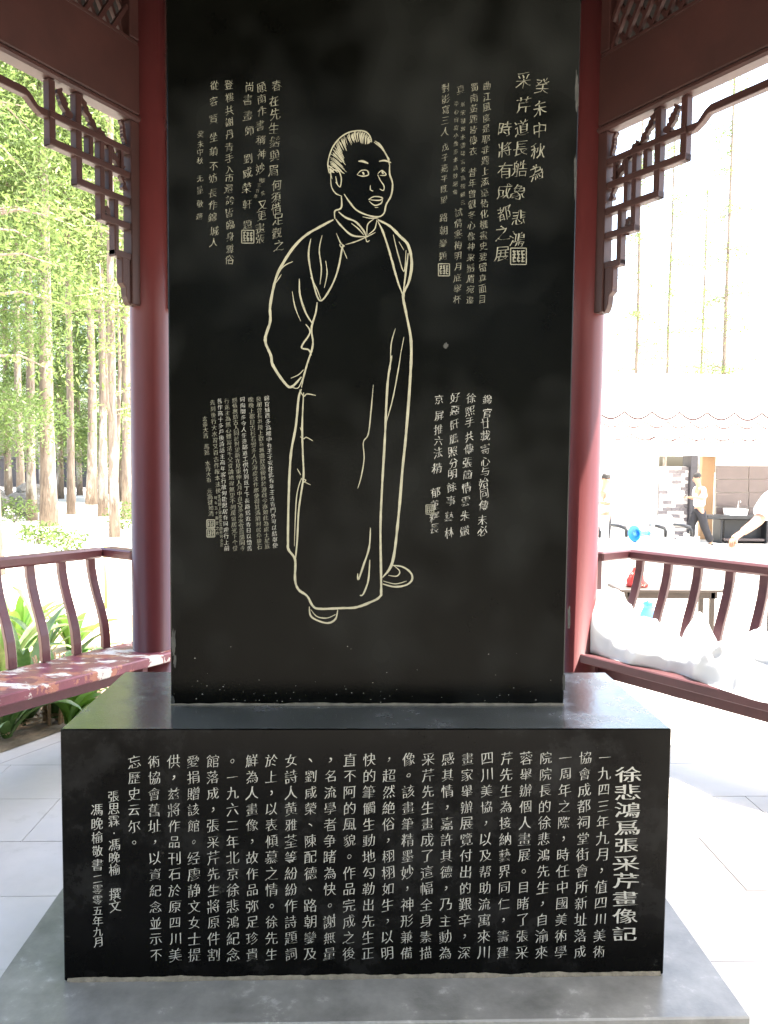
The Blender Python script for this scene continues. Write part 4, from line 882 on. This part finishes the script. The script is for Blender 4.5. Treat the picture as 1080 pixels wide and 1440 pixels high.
# ------------------------------------------------------------------ people
def hand(par, wrist, dirv, palm_n, s=1., curl=.5, m='skin'):
    """palm and five separate fingers, one skinned surface per finger rooted in the palm"""
    d = Vector(dirv).normalized(); nn = Vector(palm_n).normalized(); sd2 = d.cross(nn).normalized(); w0 = Vector(wrist)
    pal = [w0-d*.03*s, w0, w0+d*.045*s, w0+d*.085*s]
    skin('palm', pal, [(0, 1), (1, 2), (2, 3)], [(.026*s, .02*s), (.026*s, .018*s), (.036*s, .016*s), (.036*s, .013*s)], M[m], par, 0, 2)
    for k, (off, ln) in enumerate(((-.028, .068), (-.0095, .078), (.009, .073), (.027, .057))):
        b = w0+d*.075*s+sd2*off*s; c1 = curl; p = [b]; dd = d.copy()
        for seg in (.42, .33, .25):
            dd = (dd*math.cos(c1*.8)+nn*math.sin(c1*.8)).normalized(); p.append(p[-1]+dd*ln*seg*s)
        skin('finger', p, [(0, 1), (1, 2), (2, 3)], [.0095*s, .009*s, .0085*s, .007*s], M[m], par, 0, 2)
    b = w0+d*.02*s-sd2*.02*s; p = [b, b+(d*.5-sd2*.75+nn*.3).normalized()*.035*s]; p.append(p[-1]+(d*.85-sd2*.25+nn*.4).normalized()*.03*s); p.append(p[-1]+(d*.9+nn*.45).normalized()*.024*s)
    skin('thumb', p, [(0, 1), (1, 2), (2, 3)], [.013*s, .0115*s, .0105*s, .008*s], M[m], par, 0, 2)
def person(name, loc, rz, label, J, fingers=True, bag=None):
    root = empty(name, loc, rz, label=label, cat='person')
    v = [J['pelvis'], J['chest'], J['neck'], J['head0'], J['head1'], J['head2'], J['shL'], J['elL'], J['wrL'], J['shR'], J['elR'], J['wrR'], J['hipL'], J['knL'], J['anL'], J['toL'], J['hipR'], J['knR'], J['anR'], J['toR'], J['belly']]
    e = [(0, 20), (20, 1), (1, 2), (2, 3), (3, 4), (4, 5), (1, 6), (6, 7), (7, 8), (1, 9), (9, 10), (10, 11), (0, 12), (12, 13), (13, 14), (14, 15), (0, 16), (16, 17), (17, 18), (18, 19)]
    r = [(.12, .10), (.13, .10), .052, (.062, .07), (.078, .092), (.06, .07), .05, .040, .027, .05, .040, .027, .08, .055, .038, .03, .08, .055, .038, .03, (.12, .095)]
    skin('body', v, e, r, M['skin'], root)
    # clothes follow the same joints
    def lerp(a, b, t): return tuple(a[i]+(b[i]-a[i])*t for i in range(3))
    nb = lerp(J['chest'], J['neck'], .75)
    sv = [tuple(Vector(J['pelvis'])-Vector((0, 0, .02))), J['belly'], J['chest'], nb, J['shL'], lerp(J['shL'], J['elL'], .55), lerp(J['shL'], J['elL'], .9), J['shR'], lerp(J['shR'], J['elR'], .55), lerp(J['shR'], J['elR'], .9)]
    skin('shirt', sv, [(0, 1), (1, 2), (2, 3), (2, 4), (4, 5), (5, 6), (2, 7), (7, 8), (8, 9)], [(.19, .16), (.185, .155), (.185, .145), .075, .082, .075, .078, .082, .075, .078], M['shirt'], root)
    pz = lerp(J['pelvis'], J['belly'], .25)
    tv = [pz, J['pelvis'], J['hipL'], J['knL'], lerp(J['knL'], J['anL'], .95), J['hipR'], J['knR'], lerp(J['knR'], J['anR'], .95)]
    skin('trousers', tv, [(0, 1), (1, 2), (2, 3), (3, 4), (1, 5), (5, 6), (6, 7)], [(.165, .14), (.17, .15), .125, .095, .085, .125, .095, .085], M['trouser'], root)
    for a, t in (('anL', 'toL'), ('anR', 'toR')):
        A_, T_ = Vector(J[a]), Vector(J[t]); dd = (T_-A_); h = Vector((dd.x, dd.y, 0)).normalized()
        skin('shoe', [A_-h*.05-Vector((0, 0, .03)), A_+h*.03-Vector((0, 0, .035)), A_+h*.15-Vector((0, 0, .042)), A_+h*.2-Vector((0, 0, .045))], [(0, 1), (1, 2), (2, 3)], [(.042, .04), (.045, .045), (.045, .03), (.035, .022)], M['shoe'], root)
    h1 = Vector(J['head1']); f = Vector(J['face']).normalized(); up = (Vector(J['head2'])-Vector(J['head0'])).normalized(); sd3 = f.cross(up).normalized()
    hc = h1-f*.018+up*.03; bm = bmesh.new(); bmesh.ops.create_icosphere(bm, subdivisions=3, radius=1)
    for v_ in bm.verts: c = v_.co.copy(); v_.co = hc+sd3*c.x*.088+f*c.y*.102+up*(c.z*.095 if c.z > -.1 else (-.0095+(c.z+.1)*.05*(1 if c.y < .1 else .0)))+f*(-.018 if (c.y > .3 and c.z < .55) else 0)+up*.004*noise.noise(c*6)
    me = bpy.data.meshes.new('hair'); bm.to_mesh(me); bm.free(); me.materials.append(M['hair']); me.polygons.foreach_set('use_smooth', [True]*len(me.polygons)); link('hair', me, root)
    nb_ = h1+f*.085; skin('nose', [nb_+up*.02-f*.012, nb_+f*.006-up*.012], [(0, 1)], [.009, .014], M['skin'], root)
    for sg in (-1, 1):
        e_ = h1+f*.079+sd3*sg*.03+up*.018; skin('eye', [e_-sd3*.008, e_+sd3*.008], [(0, 1)], [.005, .005], M['hair'], root); skin('ear', [h1+sd3*sg*.084+up*.022-f*.012, h1+sd3*sg*.086-up*.018-f*.008], [(0, 1)], [(.006, .014), (.005, .010)], M['skin'], root)
    mo = h1+f*.084-up*.04; skin('mouth', [mo-sd3*.02, mo+sd3*.02], [(0, 1)], [.005, .005], M['redbag'] if False else M['litter'], root)
    if fingers:
        for wr, el in (('wrL', 'elL'), ('wrR', 'elR')): hand(root, J[wr], Vector(J[wr])-Vector(J[el]), J.get('pn'+wr, (0, 0, -1)), 1., J.get('curl', .5))
    return root
walk = dict(pelvis=(0, 0, .93), belly=(-.01, 0, 1.08), chest=(-.02, 0, 1.28), neck=(-.035, 0, 1.45), head0=(-.06, 0, 1.52), head1=(-.095, 0, 1.595), head2=(-.085, 0, 1.665), shL=(-.02, .19, 1.38), elL=(.0, .24, 1.12), wrL=(-.22, .12, 1.16), shR=(-.02, -.19, 1.38), elR=(.0, -.24, 1.12), wrR=(-.22, -.14, 1.17),
            hipL=(0, .09, .86), knL=(-.14, .09, .50), anL=(-.16, .09, .09), toL=(-.29, .09, .035), hipR=(0, -.09, .86), knR=(.09, -.09, .50), anR=(.27, -.09, .11), toR=(.17, -.09, .04), face=(-1, 0, -.45), curl=.6)
mx, my = spot(984, 17.4)
pw = person('person', (mx, my, -.3), 0, 'person in white shirt and dark trousers walking past the pillar, looking down', walk)
skin('belt', [(0-.0, 0, .985), (0, 0, 1.0)], [(0, 1)], [(.158, .128), (.158, .128)], M['black'], pw)
pho = empty('phone', (mx-.33, my-.02, .90), rz=.2, label='small phone held by the walking person', cat='phone'); box('phone_body', (-.04, -.035, 0), (.04, .035, .01), M['black'], pho, .002).rotation_euler = (0, -.5, 0)
# person at the right edge, reaching left; joints placed in world space
Yp = 3.2; P_ = lambda x, y, Y=Yp: Vector(onY(x, y, Y)); gx = P_(1106, 900).x; gz = gh(gx, Yp); O_ = Vector((gx, Yp, gz))
shR = P_(1090, 694, Yp-.1)-O_; elR = P_(1066, 733, Yp-.16)-O_; wrR = P_(1042, 750, Yp-.24)-O_
std = dict(pelvis=(.02, 0, .93), belly=(.03, 0, 1.08), chest=(.04, 0, 1.26), neck=(.0, 0, 1.46), head0=(-.02, 0, 1.53), head1=(-.05, 0, 1.60), head2=(-.04, 0, 1.68), shR=tuple(shR), elR=tuple(elR), wrR=tuple(wrR), shL=(.04, .19, 1.38), elL=(.08, .25, 1.12), wrL=(-.02, .26, .90),
           hipL=(.02, .09, .86), knL=(.0, .1, .48), anL=(.03, .1, .09), toL=(-.10, .1, .035), hipR=(.02, -.09, .86), knR=(-.02, -.10, .48), anR=(.0, -.10, .09), toR=(-.13, -.1, .035), face=(-1, -.1, -.35), curl=.75, pnwrR=(.3, -.2, -1))
person('person', tuple(O_), 0, 'person in a white shirt at the right edge stretching an arm over the railing', std)
st2 = dict(walk); st2.update(face=(0, -1, -.2), head1=(-.02, -.06, 1.60), head0=(-.02, -.03, 1.53), head2=(-.02, -.04, 1.68), knL=(0, .06, .48), anL=(0, .09, .09), toL=(0, -.05, .035), knR=(.0, -.02, .5), anR=(.02, -.12, .09), toR=(0, -.25, .035))
x, y = spot(852, 14.8); person('person', (x, y, -.3), 0, 'person in white standing beside the right column behind the table', st2)

print('tris', sum(len(o.data.polygons) for o in S.objects if o.type == 'MESH'))
